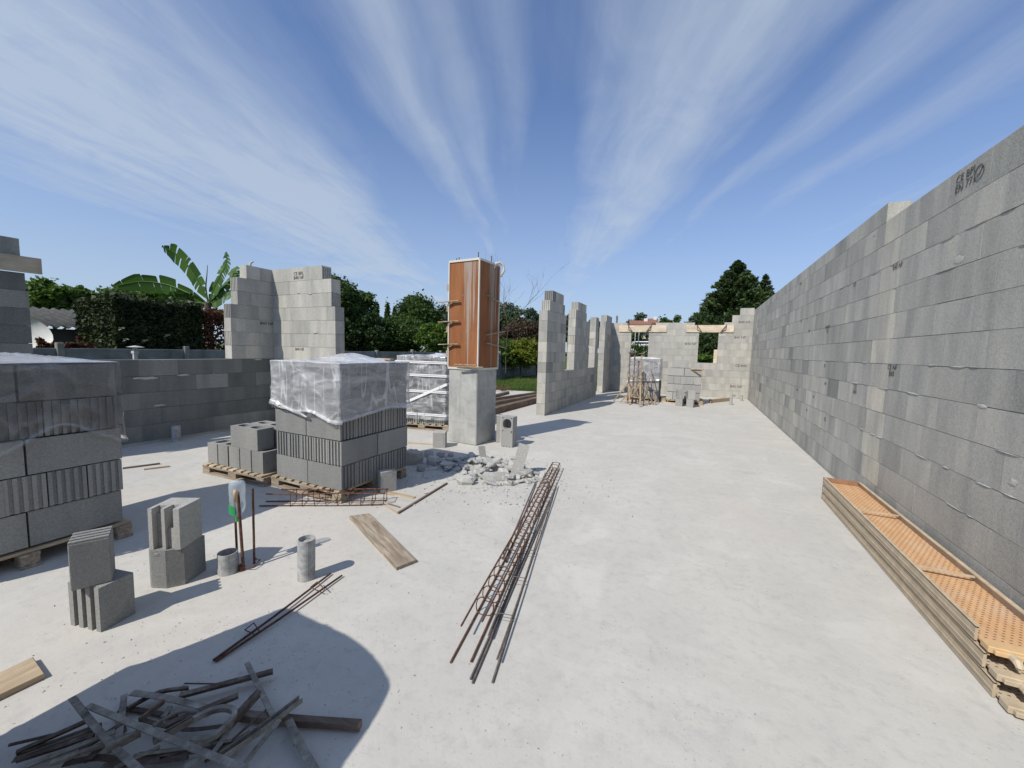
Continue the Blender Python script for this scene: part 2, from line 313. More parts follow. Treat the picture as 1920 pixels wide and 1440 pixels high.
# ------------------------------------------------------------------ mesh helpers
class MB:
    def __init__(s): s.v = []; s.f = []; s.t = []
    def add(s, vs, fs, tone=None):
        o = len(s.v); s.v.extend([tuple(x) for x in vs]); s.f.extend([tuple(o + i for i in f) for f in fs])
        s.t.extend([(rnd() if tone is None else tone)] * len(fs)) if tone is not None else s.t.extend([.5] * len(fs))
    def box(s, x0, y0, z0, x1, y1, z1, tone=.5, ch=0.0, mt=None):
        if ch <= 0:
            vs = [(x, y, z) for z in (z0, z1) for y in (y0, y1) for x in (x0, x1)]
            fs = [(0, 2, 3, 1), (4, 5, 7, 6), (0, 1, 5, 4), (1, 3, 7, 5), (3, 2, 6, 7), (2, 0, 4, 6)]
        else:
            vs = []; idx = {}
            lo = (x0, y0, z0); hi = (x1, y1, z1)
            for cx in (0, 1):
                for cy in (0, 1):
                    for cz in (0, 1):
                        c = (cx, cy, cz)
                        for ax in range(3):      # vertex lying on the face normal to ax
                            p = []
                            for k in range(3):
                                e = hi[k] if c[k] else lo[k]
                                if k != ax: e += -ch if c[k] else ch
                                p.append(e)
                            idx[c, ax] = len(vs); vs.append(tuple(p))
            fs = []
            for ax in range(3):
                o1, o2 = [(1, 2), (2, 0), (0, 1)][ax]
                for sd_ in (0, 1):
                    q = []
                    for (u_, w_) in ((0, 0), (1, 0), (1, 1), (0, 1)):
                        c = [0, 0, 0]; c[ax] = sd_; c[o1] = u_; c[o2] = w_; q.append(idx[tuple(c), ax])
                    fs.append(tuple(q if sd_ else q[::-1]))
                for u_ in (0, 1):
                    for w_ in (0, 1):
                        c0 = [0, 0, 0]; c0[o1] = u_; c0[o2] = w_; c1 = list(c0); c1[ax] = 1
                        fs.append((idx[tuple(c0), o1], idx[tuple(c1), o1], idx[tuple(c1), o2], idx[tuple(c0), o2]))
            for cx in (0, 1):
                for cy in (0, 1):
                    for cz in (0, 1):
                        c = (cx, cy, cz); fs.append((idx[c, 0], idx[c, 1], idx[c, 2]))
        if mt is not None: vs = [mt @ Vector(p) for p in vs]
        s.add(vs, fs, tone)
    def tube(s, pts, r, n=8, tone=.5, cap=True):
        pts = [Vector(p) for p in pts]; rings = []
        rs = r if isinstance(r, (list, tuple)) else [r] * len(pts)
        pu = None
        for i, p in enumerate(pts):
            d = (pts[min(i + 1, len(pts) - 1)] - pts[max(i - 1, 0)]).normalized()
            if pu is None:
                a = Vector((0, 0, 1)) if abs(d.z) < .9 else Vector((1, 0, 0)); pu = d.cross(a).normalized()
            else: pu = (pu - d * pu.dot(d)).normalized()
            w = d.cross(pu)
            rings.append([p + (pu * math.cos(2 * math.pi * k / n) + w * math.sin(2 * math.pi * k / n)) * rs[i] for k in range(n)])
        vs = [q for rg in rings for q in rg]; fs = []
        for i in range(len(pts) - 1):
            for k in range(n):
                fs.append((i * n + k, i * n + (k + 1) % n, (i + 1) * n + (k + 1) % n, (i + 1) * n + k))
        if cap: fs.append(tuple(range(n))[::-1]); fs.append(tuple((len(pts) - 1) * n + k for k in range(n)))
        s.add(vs, fs, tone)
    def bar(s, p, q, w, h, tone=.5, up=(0, 0, 1)):      # rectangular bar p->q
        p = Vector(p); q = Vector(q); d = (q - p).normalized(); u = Vector(up); sd_ = d.cross(u).normalized(); u = sd_.cross(d)
        vs = [e + sd_ * a * w / 2 + u * b_ * h / 2 for e in (p, q) for a, b_ in ((-1, -1), (1, -1), (1, 1), (-1, 1))]
        s.add(vs, [(0, 3, 2, 1), (4, 5, 6, 7), (0, 1, 5, 4), (1, 2, 6, 5), (2, 3, 7, 6), (3, 0, 4, 7)], tone)
    def prism(s, outline, z0, z1, holes=(), hd=None, tone=.5, mt=None):
        o = [Vector((x, y, 0)) for x, y in outline]; hs = [[Vector((x, y, 0)) for x, y in h] for h in holes]
        tris = tessellate_polygon([o] + hs); allp = o + [p for h in hs for p in h]
        vs = []; fs = []
        vs += [(p.x, p.y, z1) for p in allp]
        for t3 in tris:
            a, b_, c = [allp[i] for i in t3]
            fs.append(t3 if (b_ - a).cross(c - a).z > 0 else t3[::-1])
        n = len(o); bo = len(vs); vs += [(p.x, p.y, z0) for p in o]
        for i in range(n): fs.append((bo + i, bo + (i + 1) % n, (i + 1) % n, i))
        fs.append(tuple(bo + i for i in range(n))[::-1])
        off = n; zb = z1 - (hd or (z1 - z0) * .92)
        for h in hs:
            k = len(h); b2 = len(vs); vs += [(p.x, p.y, zb) for p in h]
            for i in range(k): fs.append((off + i, off + (i + 1) % k, b2 + (i + 1) % k, b2 + i))
            fs.append(tuple(b2 + i for i in range(k))); off += k
        if mt is not None: vs = [mt @ Vector(p) for p in vs]
        s.add(vs, fs, tone)
    def mesh(s, name, m, smooth=False):
        me = bpy.data.meshes.new(name); me.from_pydata(s.v, [], s.f); me.materials.append(m)
        at = me.attributes.new('tone', 'FLOAT', 'FACE'); at.data.foreach_set('value', s.t)
        if smooth: me.polygons.foreach_set('use_smooth', [True] * len(me.polygons))
        me.update(); return me
    def build(s, name, m, parent=None, smooth=False, loc=None, rot=None):
        return link(name, s.mesh(name, m, smooth), parent, loc, rot)
def link(name, me, parent=None, loc=None, rot=None):
    o = bpy.data.objects.new(name, me); C.objects.link(o)
    if parent: o.parent = parent
    if loc is not None: o.location = loc
    if rot is not None: o.rotation_euler = rot
    return o
def tag(o, label, cat, group=None, kind=None):
    if label: o['label'] = label
    if cat: o['category'] = cat
    if group: o['group'] = group
    if kind: o['kind'] = kind
    return o
def thing(name, label, cat, loc=(0, 0, 0), rot=(0, 0, 0), group=None):
    o = bpy.data.objects.new(name, None); C.objects.link(o); o.location = loc; o.rotation_euler = rot; o.empty_display_size = .1
    return tag(o, label, cat, group)
def text_mesh(txt, size, ext=.0004):
    cu = bpy.data.curves.new('stamp', 'FONT'); cu.body = txt; cu.size = size; cu.extrude = ext; cu.align_x = 'CENTER'; cu.align_y = 'CENTER'; cu.resolution_u = 2; cu.space_line = .85
    o = bpy.data.objects.new('stamp_src', cu); C.objects.link(o); bpy.context.view_layer.update()
    me = bpy.data.meshes.new_from_object(o.evaluated_get(bpy.context.evaluated_depsgraph_get())); bpy.data.objects.remove(o); bpy.data.curves.remove(cu)
    me.materials.clear(); me.materials.append(M_INK); return me
# ------------------------------------------------------------------ setting
def sheet(name, x0, y0, x1, y1, z, m, nx=2, ny=2):
    mb = MB(); mb.add([(x0, y0, z), (x1, y0, z), (x1, y1, z), (x0, y1, z)], [(0, 1, 2, 3)]); o = mb.build(name, m); return tag(o, None, None, kind='structure')
ZG = -.22
sheet('ground', -900, -600, 900, 1500, ZG, M_SOIL)
mb = MB(); mb.prism([(-8.1, -6), (2.0, -6), (2.0, 17.1), (-3.75, 17.1), (-3.75, 14.55), (-5.9, 14.3), (-8.1, 13.75)], ZG - .1, 0)
tag(mb.build('concrete_slab', M_SLAB), None, None, kind='structure')
# ------------------------------------------------------------------ block walls
def block_shape(mb, x0, y0, z0, x1, y1, z1, tone, ribs=None):
    """one laid block; ribs = '-Y' etc. gives that end its vertical ribs"""
    if not ribs: mb.box(x0, y0, z0, x1, y1, z1, tone); return
    ax = ribs[1]; sg = -1 if ribs[0] == '-' else 1; d = .014; n = 9
    if ax == 'Y':
        w = (x1 - x0) / n; e = y0 if sg < 0 else y1; i_ = e - sg * d; pts = []
        for k in range(n):
            yy = e if k % 2 == 0 else i_; pts += [(x0 + k * w, yy), (x0 + (k + 1) * w, yy)]
        o = pts + [(x1, y1), (x0, y1)] if sg < 0 else [(x0, y0), (x1, y0)] + pts[::-1]
    else:
        w = (y1 - y0) / n; e = x0 if sg < 0 else x1; i_ = e - sg * d; pts = []
        for k in range(n):
            xx = e if k % 2 == 0 else i_; pts += [(xx, y0 + k * w), (xx, y0 + (k + 1) * w)]
        o = [(x1, y0), (x1, y1)] + pts[::-1] if sg < 0 else [(x0, y0)] + pts + [(x0, y1)]
    mb.prism(o, z0, z1, tone=tone)
def course(mb, axis, t0, t1, s0, s1, z0, z1, phase=0.0, end0=None, end1=None, tone=None, blen=.5):
    cuts = [s0]; s = s0 + (phase if phase > .05 else blen)
    while s < s1 - .06: cuts.append(s); s += blen
    cuts.append(s1)
    for i in range(len(cuts) - 1):
        a, b_ = cuts[i] + .0006, cuts[i + 1] - .0006
        j = ru(-.0008, .0008); tn = tone if tone is not None else min(1, max(0, random.gauss(.42, .13))); zt = z1 - .004 + ru(-.002, .0015)
        rb = end0 if i == 0 else (end1 if i == len(cuts) - 2 else None)
        if axis == 'Y': block_shape(mb, t0 + j, a, z0, t1 + j, b_, zt, tn, rb)
        else: block_shape(mb, a, t0 + j, z0, b_, t1 + j, zt, tn, rb)
    # mortar filling set back behind the faces
    if axis == 'Y': mb.box(t0 + .012, s0 + .03, z0 - .01, t1 - .012, s1 - .03, z1 - .006, .35)
    else: mb.box(s0 + .03, t0 + .012, z0 - .01, s1 - .03, t1 - .012, z1 - .006, .35)
CZ, Z0 = .253, .045
def zc(k, c=CZ): return Z0 + c * k
def wall_obj(mb, label, group=None): return tag(mb.build('block_wall', M_WALL), label, 'wall', group)
def stamp(wall, txt, pos, size, face, tilt=0.0):
    me = text_mesh(txt, size)
    rot = {'-X': (math.pi / 2, 0, -math.pi / 2), '+X': (math.pi / 2, 0, math.pi / 2), '-Y': (math.pi / 2, 0, 0)}[face]
    link('stamp', me, wall, pos, (rot[0], tilt, rot[2]))
def mortar_spot(mb, p, face, w, h, th=.006, n=11):
    pts = []; c = Vector(p)
    for k in range(n):
        a = 2 * math.pi * k / n; r_ = ru(.6, 1.1)
        u_, v_ = math.cos(a) * w / 2 * r_, math.sin(a) * h / 2 * r_
        pts.append(Vector((0, u_, v_)) if face[1] == 'X' else Vector((u_, 0, v_)))
    nrm = {'-X': Vector((-1, 0, 0)), '+X': Vector((1, 0, 0)), '-Y': Vector((0, -1, 0))}[face] * th
    vs = [c + q + nrm * .15 for q in pts] + [c + q * .6 + nrm for q in pts] + [c + nrm * 1.2]
    fs = [(i, (i + 1) % n, n + (i + 1) % n, n + i) for i in range(n)] + [(n + i, n + (i + 1) % n, 2 * n) for i in range(n)]
    mb.add(vs, fs)
# right-hand long wall -------------------------------------------------
XR = 1.74
mb = MB()
mb.box(XR + .004, -2.5, -.02, XR + .2, 16.85, Z0, .3)
for k in range(12):
    ph = .25 if k % 2 else .0; off = .05 if k % 2 else 0
    # near side, counted back from the pale strip towards the camera
    s0 = 5.25 - off - (7.5 if k % 2 == 0 else 7.25)
    course(mb, 'Y', XR, XR + .2, s0, 5.25 - off, zc(k), zc(k + 1))
    course(mb, 'Y', XR, XR + .2, 5.25 - off, 5.70 - off, zc(k), zc(k + 1), tone=ru(.82, .98))
    course(mb, 'Y', XR, XR + .2, 5.70 - off, 16.85, zc(k), zc(k + 1), phase=ph if k % 2 else .5)
course(mb, 'Y', XR, XR + .2, 5.66, 16.85, zc(12), zc(12) + .20, phase=.3)
wr = wall_obj(mb, 'long grey block wall on the right, running from the foreground to the far corner')
sp = MB()
for (x, y, w, h) in ((1797, 488, .16, .08), (1540, 580, .07, .03), (1598, 566, .05, .03), (1582, 604, .04, .03), (1480, 741, .10, .04), (1493, 747, .08, .03), (1608, 718, .14, .03), (1842, 762, .12, .03), (1625, 808, .08, .03), (1590, 795, .06, .02), (1900, 905, .10, .05), (1640, 440, .1, .05)):
    q = PX(XR, x, y); mortar_spot(sp, (XR - .001, q.y, q.z), '-X', w, h, .003)
# squeezed-out mortar along bed joints
for k in (2, 3, 4, 5, 6, 9, 10):
    for _ in range(16):
        y = ru(2.8, 13); mortar_spot(sp, (XR - .001, y, zc(k) + ru(-.004, .004)), '-X', ru(.05, .3), ru(.006, .014), .005)
sp.build('mortar_smear', M_MORTAR, wr)
for txt, x, y, sz in (('CE BPL\nEN 771', 1812, 337, .085), ('B40 NF', 1684, 499, .07), ('CE', 1603, 534, .07), ('B40', 1502, 532, .07), ('B40 NF\nCE', 1552, 617, .07), ('NF', 1518, 621, .07), ('CE NF\nB40', 1673, 695, .075), ('CE', 1547, 686, .07), ('NF', 1548, 719, .06), ('CE\nB40', 1604, 730, .07), ('NF', 1526, 744, .06),
                      ('B40', 1495, 731, .06), ('NF', 1513, 769, .06), ('CE', 1547, 786, .07), ('B40', 1440, 714, .06), ('NF', 1442, 755, .06), ('CE', 1503, 603, .06)):
    q = PX(XR, x, y); stamp(wr, txt, (XR - .0045, q.y, q.z), sz, '-X')
q = PX(XR, 1838, 322); mb = MB()
mb.tube([(XR - .004, q.y + math.cos(a) * .05, q.z + math.sin(a) * .05) for a in [i * math.pi / 10 for i in range(21)]], .0022, 5, cap=False)
mb.tube([(XR - .004, q.y + .03, q.z), (XR - .004, q.y, q.z - .02), (XR - .004, q.y - .035, q.z + .03)], .0025, 5)
mb.build('stamp', M_INK, wr)
# back wall -------------------------------------------------------------
YB = 16.85; cb = .256
def zb(k): return .03 + cb * k
mb = MB(); mb.box(-3.6, YB + .004, -.02, XR, YB + .2, .03, .5)
for k in range(13):
    if k < 5: iv = [(-3.55, XR)]
    elif k < 10: iv = [(-3.55, -2.55), (-1.86, -.03), (.64, XR)]
    elif k == 10: iv = [(-3.55, -2.72), (-1.62, -.2), (.81, XR)]
    elif k == 11: iv = [(1.06, XR)]
    else: iv = [(1.3, XR)]
    for a, b_ in iv: course(mb, 'X', YB, YB + .2, a, b_, zb(k), zb(k + 1), phase=.25 if k % 2 else 0, tone=None)
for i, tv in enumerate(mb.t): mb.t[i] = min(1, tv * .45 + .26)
wb = wall_obj(mb, 'sunlit pale block wall closing the far end, with two window openings under boards')
for txt, x, y, sz in (('B40 NF', 1396, 604, .12), ('B40 NF', 1387, 633, .12), ('CE B40', 1389, 686, .12), ('B40 NF', 1380, 725, .13), ('B40 NF', 1295, 645, .13), ('NF', 1376, 742, .1)):
    q = PY(YB, x, y); stamp(wb, txt, (q.x, YB - .004, q.z), sz, '-Y')
# left-hand room wall with two slots -------------------------------------
t0, t1 = -3.58, -3.36
mb = MB()
for k in range(12):
    iv = []
    g = '-Y' if k % 2 else None
    if k < 4: iv = [(9.1, 14.5)]
    elif k < 10: iv = [(9.1, 10.6), (11.5, 13.15), (14.07, 14.5)]
    elif k == 10: iv = [(9.24, 10.43), (11.5, 12.75), (14.07, 14.5)]
    else: iv = [(9.42, 10.3), (11.72, 12.68)]
    for a, b_ in iv: course(mb, 'Y', t0, t1, a, b_, zc(k, .255), zc(k + 1, .255), phase=.25 if k % 2 else 0, end0='-Y' if (k > 9 or (k in (3, 7) and a > 10)) else None)
mb.box(t0 + .004, 9.104, -.02, t1 - .004, 14.496, Z0, .4)
wall_obj(mb, 'narrow grey block wall left of the long room, rising into two stepped piers beside slots')
mb = MB()
for k in range(12):
    a = 15.6 if k < 10 else (15.66 if k == 10 else 15.8)
    course(mb, 'Y', t0, t1, a, 16.85, zc(k, .253), zc(k + 1, .253), phase=.25 if k % 2 else 0, end0='-Y' if k > 8 else None)
mb.box(t0 + .004, 15.604, -.02, t1 - .004, 16.846, Z0, .4)
wall_obj(mb, 'short grey block wall return meeting the far wall at its left end')
# left outer wall, its opening, end pillar and corner tower -----------------
XL = -7.66; mb = MB()
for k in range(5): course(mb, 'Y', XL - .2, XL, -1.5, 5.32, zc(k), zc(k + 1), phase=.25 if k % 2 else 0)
for i, tv in enumerate(mb.t): mb.t[i] = max(0, (tv - .3) * .28)      # the low wall's shade is painted into its block tones
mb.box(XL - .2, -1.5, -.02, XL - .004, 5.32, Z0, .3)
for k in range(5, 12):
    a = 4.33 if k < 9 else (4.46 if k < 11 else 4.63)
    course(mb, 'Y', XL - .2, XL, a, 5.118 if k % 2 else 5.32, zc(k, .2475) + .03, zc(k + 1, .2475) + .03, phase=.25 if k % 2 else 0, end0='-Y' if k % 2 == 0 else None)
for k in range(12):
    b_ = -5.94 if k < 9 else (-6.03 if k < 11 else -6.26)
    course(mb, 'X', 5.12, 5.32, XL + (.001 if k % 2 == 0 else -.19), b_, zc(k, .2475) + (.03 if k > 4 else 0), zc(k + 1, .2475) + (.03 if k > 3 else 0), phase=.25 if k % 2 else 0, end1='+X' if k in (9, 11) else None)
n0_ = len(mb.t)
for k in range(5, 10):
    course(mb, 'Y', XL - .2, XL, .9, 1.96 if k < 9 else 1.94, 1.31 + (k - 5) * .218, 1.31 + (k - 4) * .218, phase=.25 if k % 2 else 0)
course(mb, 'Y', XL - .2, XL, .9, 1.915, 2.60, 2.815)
for i in range(n0_, len(mb.t)): mb.t[i] = max(0, (mb.t[i] - .3) * .28)  # pillar shade painted into its block tones as well
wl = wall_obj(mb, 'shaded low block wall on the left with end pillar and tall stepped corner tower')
sp = MB()
for (x, y, w, h) in ((275, 709, .33, .05), (345, 703, .22, .035), (400, 700, .05, .02), (484, 674, .16, .03), (300, 760, .2, .03)):
    q = PX(XL, x, y); mortar_spot(sp, (XL + .001, q.y, q.z), '+X', w, h, .015)
for (x, y, w, h) in ((592, 624, .16, .025), (582, 551, .15, .02), (560, 549, .1, .02)):
    q = PY(5.12, x, y); mortar_spot(sp, (q.x, 5.119, q.z), '-Y', w, h, .01)
q = PX(XL, 474, 497); sp.tube([q + Vector((-.1, 0, -.03)), q + Vector((-.1, .02, .05)), q + Vector((-.1, .08, .09))], [.035, .025, .01], 6)
sp.build('mortar_smear', M_MORTAR, wl)
for txt, x, y, sz, f in (('B40 NF', 500, 607, .085, '+X'), ('CE BPL\nB40 NF', 560, 517, .09, '-Y'), ('B40 NF', 562, 655, .08, '-Y')):
    q = PX(XL, x, y) if f == '+X' else PY(5.12, x, y)
    stamp(wl, txt, (XL + .0045, q.y, q.z) if f == '+X' else (q.x, 5.1155, q.z), sz, f)
# boards on the openings ------------------------------------------------------
def board(name, label, cat, p0, p1, m, group=None, th=None):
    c = [(p0[i] + p1[i]) / 2 for i in range(3)]; mb = MB(); mb.box(*[p0[i] - c[i] for i in range(3)], *[p1[i] - c[i] for i in range(3)], ch=.002)
    return tag(mb.build(name, m, loc=c), label, cat, group)
board('lintel_board', 'grey-brown formwork board on top of the shaded pillar at the left edge', 'board', (XL + .003, .8, 2.405), (XL + .035, 2.08, 2.60), M_LINTELY)
def lintel(a0, a1, c0, c1, label):
    t_ = thing('lintel_formwork', label, 'formwork', ((a0 + a1) / 2, YB, 2.47), group='lintel boards over the far windows')
    w = (a1 - a0) / 2; mb = MB(); mb.box(-w, -.032, .045, w, -.003, .27, ch=.002); mb.box(-w + .01, -.034, 0, w, -.004, .043, ch=.002); mb.build('board', M_LINTEL, t_)
    mb = MB(); mb.box(-w * .99, .203, 0, w * .99, .23, .27, ch=.002); mb.build('board', M_LINTEL, t_)
    for s_, cc in ((1, c0), (-1, c1)):
        x = cc - (a0 + a1) / 2; mb = MB()
        a, b_, c_ = Vector((x - s_ * .02, -.05, .275)), Vector((x + s_ * .17, -.05, .0)), Vector((x + s_ * .0, -.05, .10))
        mb.bar(a, b_, .02, .025, up=(0, 1, 0)); mb.bar(a, c_, .018, .02, up=(0, 1, 0)); mb.bar(c_, b_, .018, .02, up=(0, 1, 0))
        mb.bar(a + Vector((0, .0, .012)), a + Vector((0, .30, .012)), .02, .02)
        mb.build('clamp', M_OLDWOODX, t_)
lintel(-3.05, -1.2, -2.66, -1.80, 'pale timber board with two clamps over the left far window, car visible beneath')
lintel(-.5, 1.13, -.1, .86, 'pale timber board with two clamps over the right far window, dark conifer beneath')
board('window_board', 'short pale board standing upright on the sill of the right far window', 'board', (.52, YB + .04, zb(5) + .001), (.65, YB + .075, 1.82), M_LINTEL)
# ------------------------------------------------------------------ loose blocks
def rib_outline(l, w, e0=True, e1=True, d=.013):
    n = 9; s_ = w / n; o = [(-l / 2 + (0 if True else 0), -w / 2)]; pts = []
    right = []; left = []
    for k in range(n):
        x = l / 2 - (d if (k % 2 and e1) else 0); right += [(x, -w / 2 + k * s_), (x, -w / 2 + (k + 1) * s_)]
    for k in range(n):
        x = -l / 2 + (d if (k % 2 and e0) else 0); left += [(x, w / 2 - k * s_), (x, w / 2 - (k + 1) * s_)]
    return right + left
def rrect(cx, cy, w, h, r=None, n=5):
    r = min(w, h) / 2 * .98 if r is None else r; o = []
    for qx, qy, a0 in ((1, 1, 0), (-1, 1, 90), (-1, -1, 180), (1, -1, 270)):
        for i in range(n + 1):
            a = math.radians(a0 + 90 * i / n); o.append((cx + qx * (w / 2 - r) + r * math.cos(a), cy + qy * (h / 2 - r) + r * math.sin(a)))
    return o
def block_mesh(l=.494, w=.196, h=.247, ribs=True, holes='cells'):
    mb = MB()
    if holes == 'oval': hs = [rrect(-l * .235, 0, l * .36, w * .62), rrect(l * .235, 0, l * .36, w * .62)]
    elif holes == 'cells': hs = [rrect(x * l * .305, y * w * .2, l * .25, w * .26, .012, 2) for y in (-1, 1) for x in (-1, 0, 1)]
    else: hs = []
    mb.prism(rib_outline(l, w, ribs, ribs), 0, h, hs, h * .9); return mb.mesh('block', M_BLOCK)
BM = [block_mesh(), block_mesh(.495, .196, .246)]
BM_OVAL = block_mesh(ribs=False, holes='oval')
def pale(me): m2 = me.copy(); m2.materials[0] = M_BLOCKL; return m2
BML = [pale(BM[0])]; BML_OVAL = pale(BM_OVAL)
ORD = ['first', 'second', 'third', 'fourth', 'fifth', 'sixth']; LAY = ['bottom', 'second', 'third', 'fourth', 'top', 'sixth']
def put_block(me, x, y, z, rz, label, group, par=None, jit=.0035):
    o = link('concrete_block', me, None, (x + ru(-jit, jit), y + ru(-jit, jit), z), (0, 0, rz + ru(-.012, .012)))
    return tag(o, label, 'block', group)
def stack(cx, cy, rot, z0, layers, long_first, sname, front='front', side='right side', me=BM, sz=1.0, skip=(), lh=.25):
    """layers of ten blocks; front = local -Y side, side = local +X side; the two far sides show nothing"""
    ca_, sa_ = math.cos(rot), math.sin(rot); gr = 'blocks of the ' + sname
    for k in range(layers):
        kx_, ky_ = ru(-.009, .009), ru(-.009, .009)
        lng = (k % 2 == 0) == long_first; z = z0 + k * lh; top = k == layers - 1
        for i in range(2 if lng else 5):
            for j in range(5 if lng else 2):
                if (k, i, j) in skip: continue
                last_i = i == (1 if lng else 4); hid = not (j == 0 or last_i or top)
                if hid: continue
                lx, ly = (-.253 + .506 * i, -.4 + .2 * j) if lng else (-.4 + .2 * i, -.253 + .506 * j)
                lx += kx_; ly += ky_
                x, y = cx + lx * ca_ - ly * sa_, cy + lx * sa_ + ly * ca_
                ln = LAY[k] if not top else 'top'
                cornr = j == 0 and last_i
                if j == 0 and not last_i: lb = f'grey block {ORD[i]} from left, {front}, {ln} layer, {sname}'
                elif cornr: lb = f'grey block at the {front} and {side} corner, {ln} layer, {sname}'
                elif last_i: lb = f'grey block {ORD[j]} from the corner, {side}, {ln} layer, {sname}'
                else: lb = f'grey block inside the {ln} layer of the {sname} under plastic'
                put_block(random.choice(me), x, y, z, rot + (0 if lng else math.pi / 2), lb, gr)
def pallet(cx, cy, rot, w, d, label, h=.125, m=None, mx=None):
    m = m or M_PLANK; t_ = thing('wooden_pallet', label, 'pallet', (cx, cy, 0), (0, 0, rot), 'wooden pallets')
    mb = MB(); n = 9
    for i in range(n):
        x = -w / 2 + (i + .5) * w / n; mb.box(x - w / n * .33, -d / 2 + ru(-.006, .006), h - .022, x + w / n * .33, d / 2, h - ru(0, .002), ch=.002)
    mb.build('deck_slats', M_WOODY, t_)
    for y in (-d / 2 + .05, 0, d / 2 - .05):
        mb = MB(); mb.box(-w / 2, y - .045, .024, -w / 2 + .13, y + .045, h - .044, ch=.003); mb.box(-.07, y - .045, .024, .07, y + .045, h - .044, ch=.003); mb.box(w / 2 - .13, y - .045, .024, w / 2, y + .045, h - .044, ch=.003)
        mb.box(-w / 2 - .003, y - .048, h - .043, w / 2 + .003, y + .048, h - .023, ch=.002); mb.box(-w / 2 - .003, y - .048, .001, w / 2 + .003, y + .048, .023, ch=.002)
        mb.build('bearer', m, t_)
    return t_
def drape(name, label, cx, cy, rot, w, d, zt, hem, dome, m, group='plastic sheets over the block stacks', seed=0, sag=0.0, amp=.012, nper=420, rows=44):
    """sheet hung over a w x d stack: rings from the hem up the four sides, then across the top"""
    r0 = .03; P = []
    hw, hd = w / 2, d / 2; per = 2 * (w + d)
    def pt(u_):
        s_ = (u_ % 1.0) * per
        if s_ < w: return -hw + s_, -hd, 0, -1
        s_ -= w
        if s_ < d: return hw, -hd + s_, 1, 0
        s_ -= d
        if s_ < w: return hw - s_, hd, 0, 1
        s_ -= w; return -hw, hd - s_, -1, 0
    vs = []; fs = []; tr = 16
    for j in range(rows + tr):
        for i in range(nper):
            u_ = i / nper; x, y, nx_, ny_ = pt(u_)
            if j < rows:
                tt = j / (rows - 1); hz = hem(x / hw, y / hd) + .010 * noise.noise(Vector((x * 4, y * 4, seed)))
                z = hz + (zt + .006 - hz) * tt
                q = Vector((x * 5.0, y * 5.0, z * 5.0 + seed * 7))
                n_a = noise.noise(q * .55) ; n_b = noise.noise(Vector((x * 3 + z * 2.2, y * 3 - z * 1.6, z * 2.4 + seed * 3)))
                fold = math.exp(-(n_a / .05) ** 2) + .8 * math.exp(-(n_b / .045) ** 2)
                o_ = .008 + amp * (abs(noise.noise(q * .8)) * .8 + fold * .75) + .014 * (1 - tt) ** 6
                if j < 2: o_ += .010
                cr_ = 1.0
                dx, dy = nx_, ny_
                ex, ey = abs(x) / hw, abs(y) / hd           # round the corners
                vs.append((x + dx * o_ + (x / hw) * .006, y + dy * o_ + (y / hd) * .006, z))
            else:
                tt = (j - rows + 1) / tr; sc = 1 - tt
                X, Y = x * sc, y * sc
                q = Vector((X * 4, Y * 4, seed)); rid = max(0, 1 - abs(noise.noise(q * 1.4)) * 3) ** 2
                zz_ = zt + .008 + dome(X / hw, Y / hd) * min(1, tt * 3.2) + (.014 * math.exp(-(noise.noise(q * .7) / .06) ** 2) + .016 * abs(noise.noise(q * 1.1))) * min(1, tt * 4)
                vs.append((X, Y, zz_))
            if sag:
                q3 = vs[-1]; kx = max(0, q3[0] / hw * .6 + q3[1] / hd * .6 - .62) / .6
                if kx > 0 and q3[2] > .72: vs[-1] = (q3[0] * (1 - .10 * kx), q3[1] * (1 - .10 * kx), q3[2] - (sag * kx * kx) * (q3[2] - .7) / (zt - .7))
    for j in range(rows + tr - 1):
        for i in range(nper):
            a = j * nper + i; b_ = j * nper + (i + 1) % nper; fs.append((a, b_, b_ + nper, a + nper))
    mb = MB(); mb.add(vs, fs)
    return tag(mb.build(name, m, None, True, (cx, cy, 0), (0, 0, rot)), label, 'plastic sheet', group)
HP = .14
# main draped stack
pallet(-3.74, 3.29, 0, 1.10, 1.0, 'wooden pallet carrying the tall plastic-draped stack in the middle')
stack(-3.70, 3.30, 0, HP - .012, 5, True, 'middle draped stack', 'sunlit side', 'shaded side', lh=.258)
def hem_main(x, y):
    if y < -.99: return .90 - .06 * x + .02 * math.sin(x * 5)
    if x > .99: return .865 + .03 * math.sin(y * 2.2 + 1)
    return .9
drape('plastic_sheet', 'milky plastic sheet draped over the top of the middle block stack', -3.70, 3.30, 0, 1.02, 1.02, HP + 5 * .258 - .012, hem_main,
      lambda x, y: .07 * math.exp(-((x + .45) ** 2 + (y - .55) ** 2) / .25) + .05 * math.exp(-((x - .1) ** 2 + (y - .2) ** 2) / .3), M_FILM, seed=2)
# bunched hem roll at left
mb = MB(); pts = []
for i in range(26):
    s_ = i / 25; pts.append((-4.235 + .60 * s_, 2.772 - .004 * math.sin(s_ * 9), .955 - .10 * s_ + .006 * math.sin(i * .7)))
pts = [(-4.245, 3.1, .96), (-4.25, 2.95, .965), (-4.25, 2.83, .96)] + pts
mb.tube(pts, [.013 + .004 * math.sin(i * .6) for i in range(len(pts))], 8)
o = mb.build('hem_roll', M_FILM, None, True); o.parent = bpy.data.objects['plastic_sheet']; o.matrix_parent_inverse = Matrix.Translation((3.70, -3.30, 0))
board('wood_offcut', 'small pale wood offcut lying on top of the middle plastic-draped stack', 'offcut', (-3.5, 3.60, 1.445), (-3.28, 3.66, 1.463), M_WOODX)
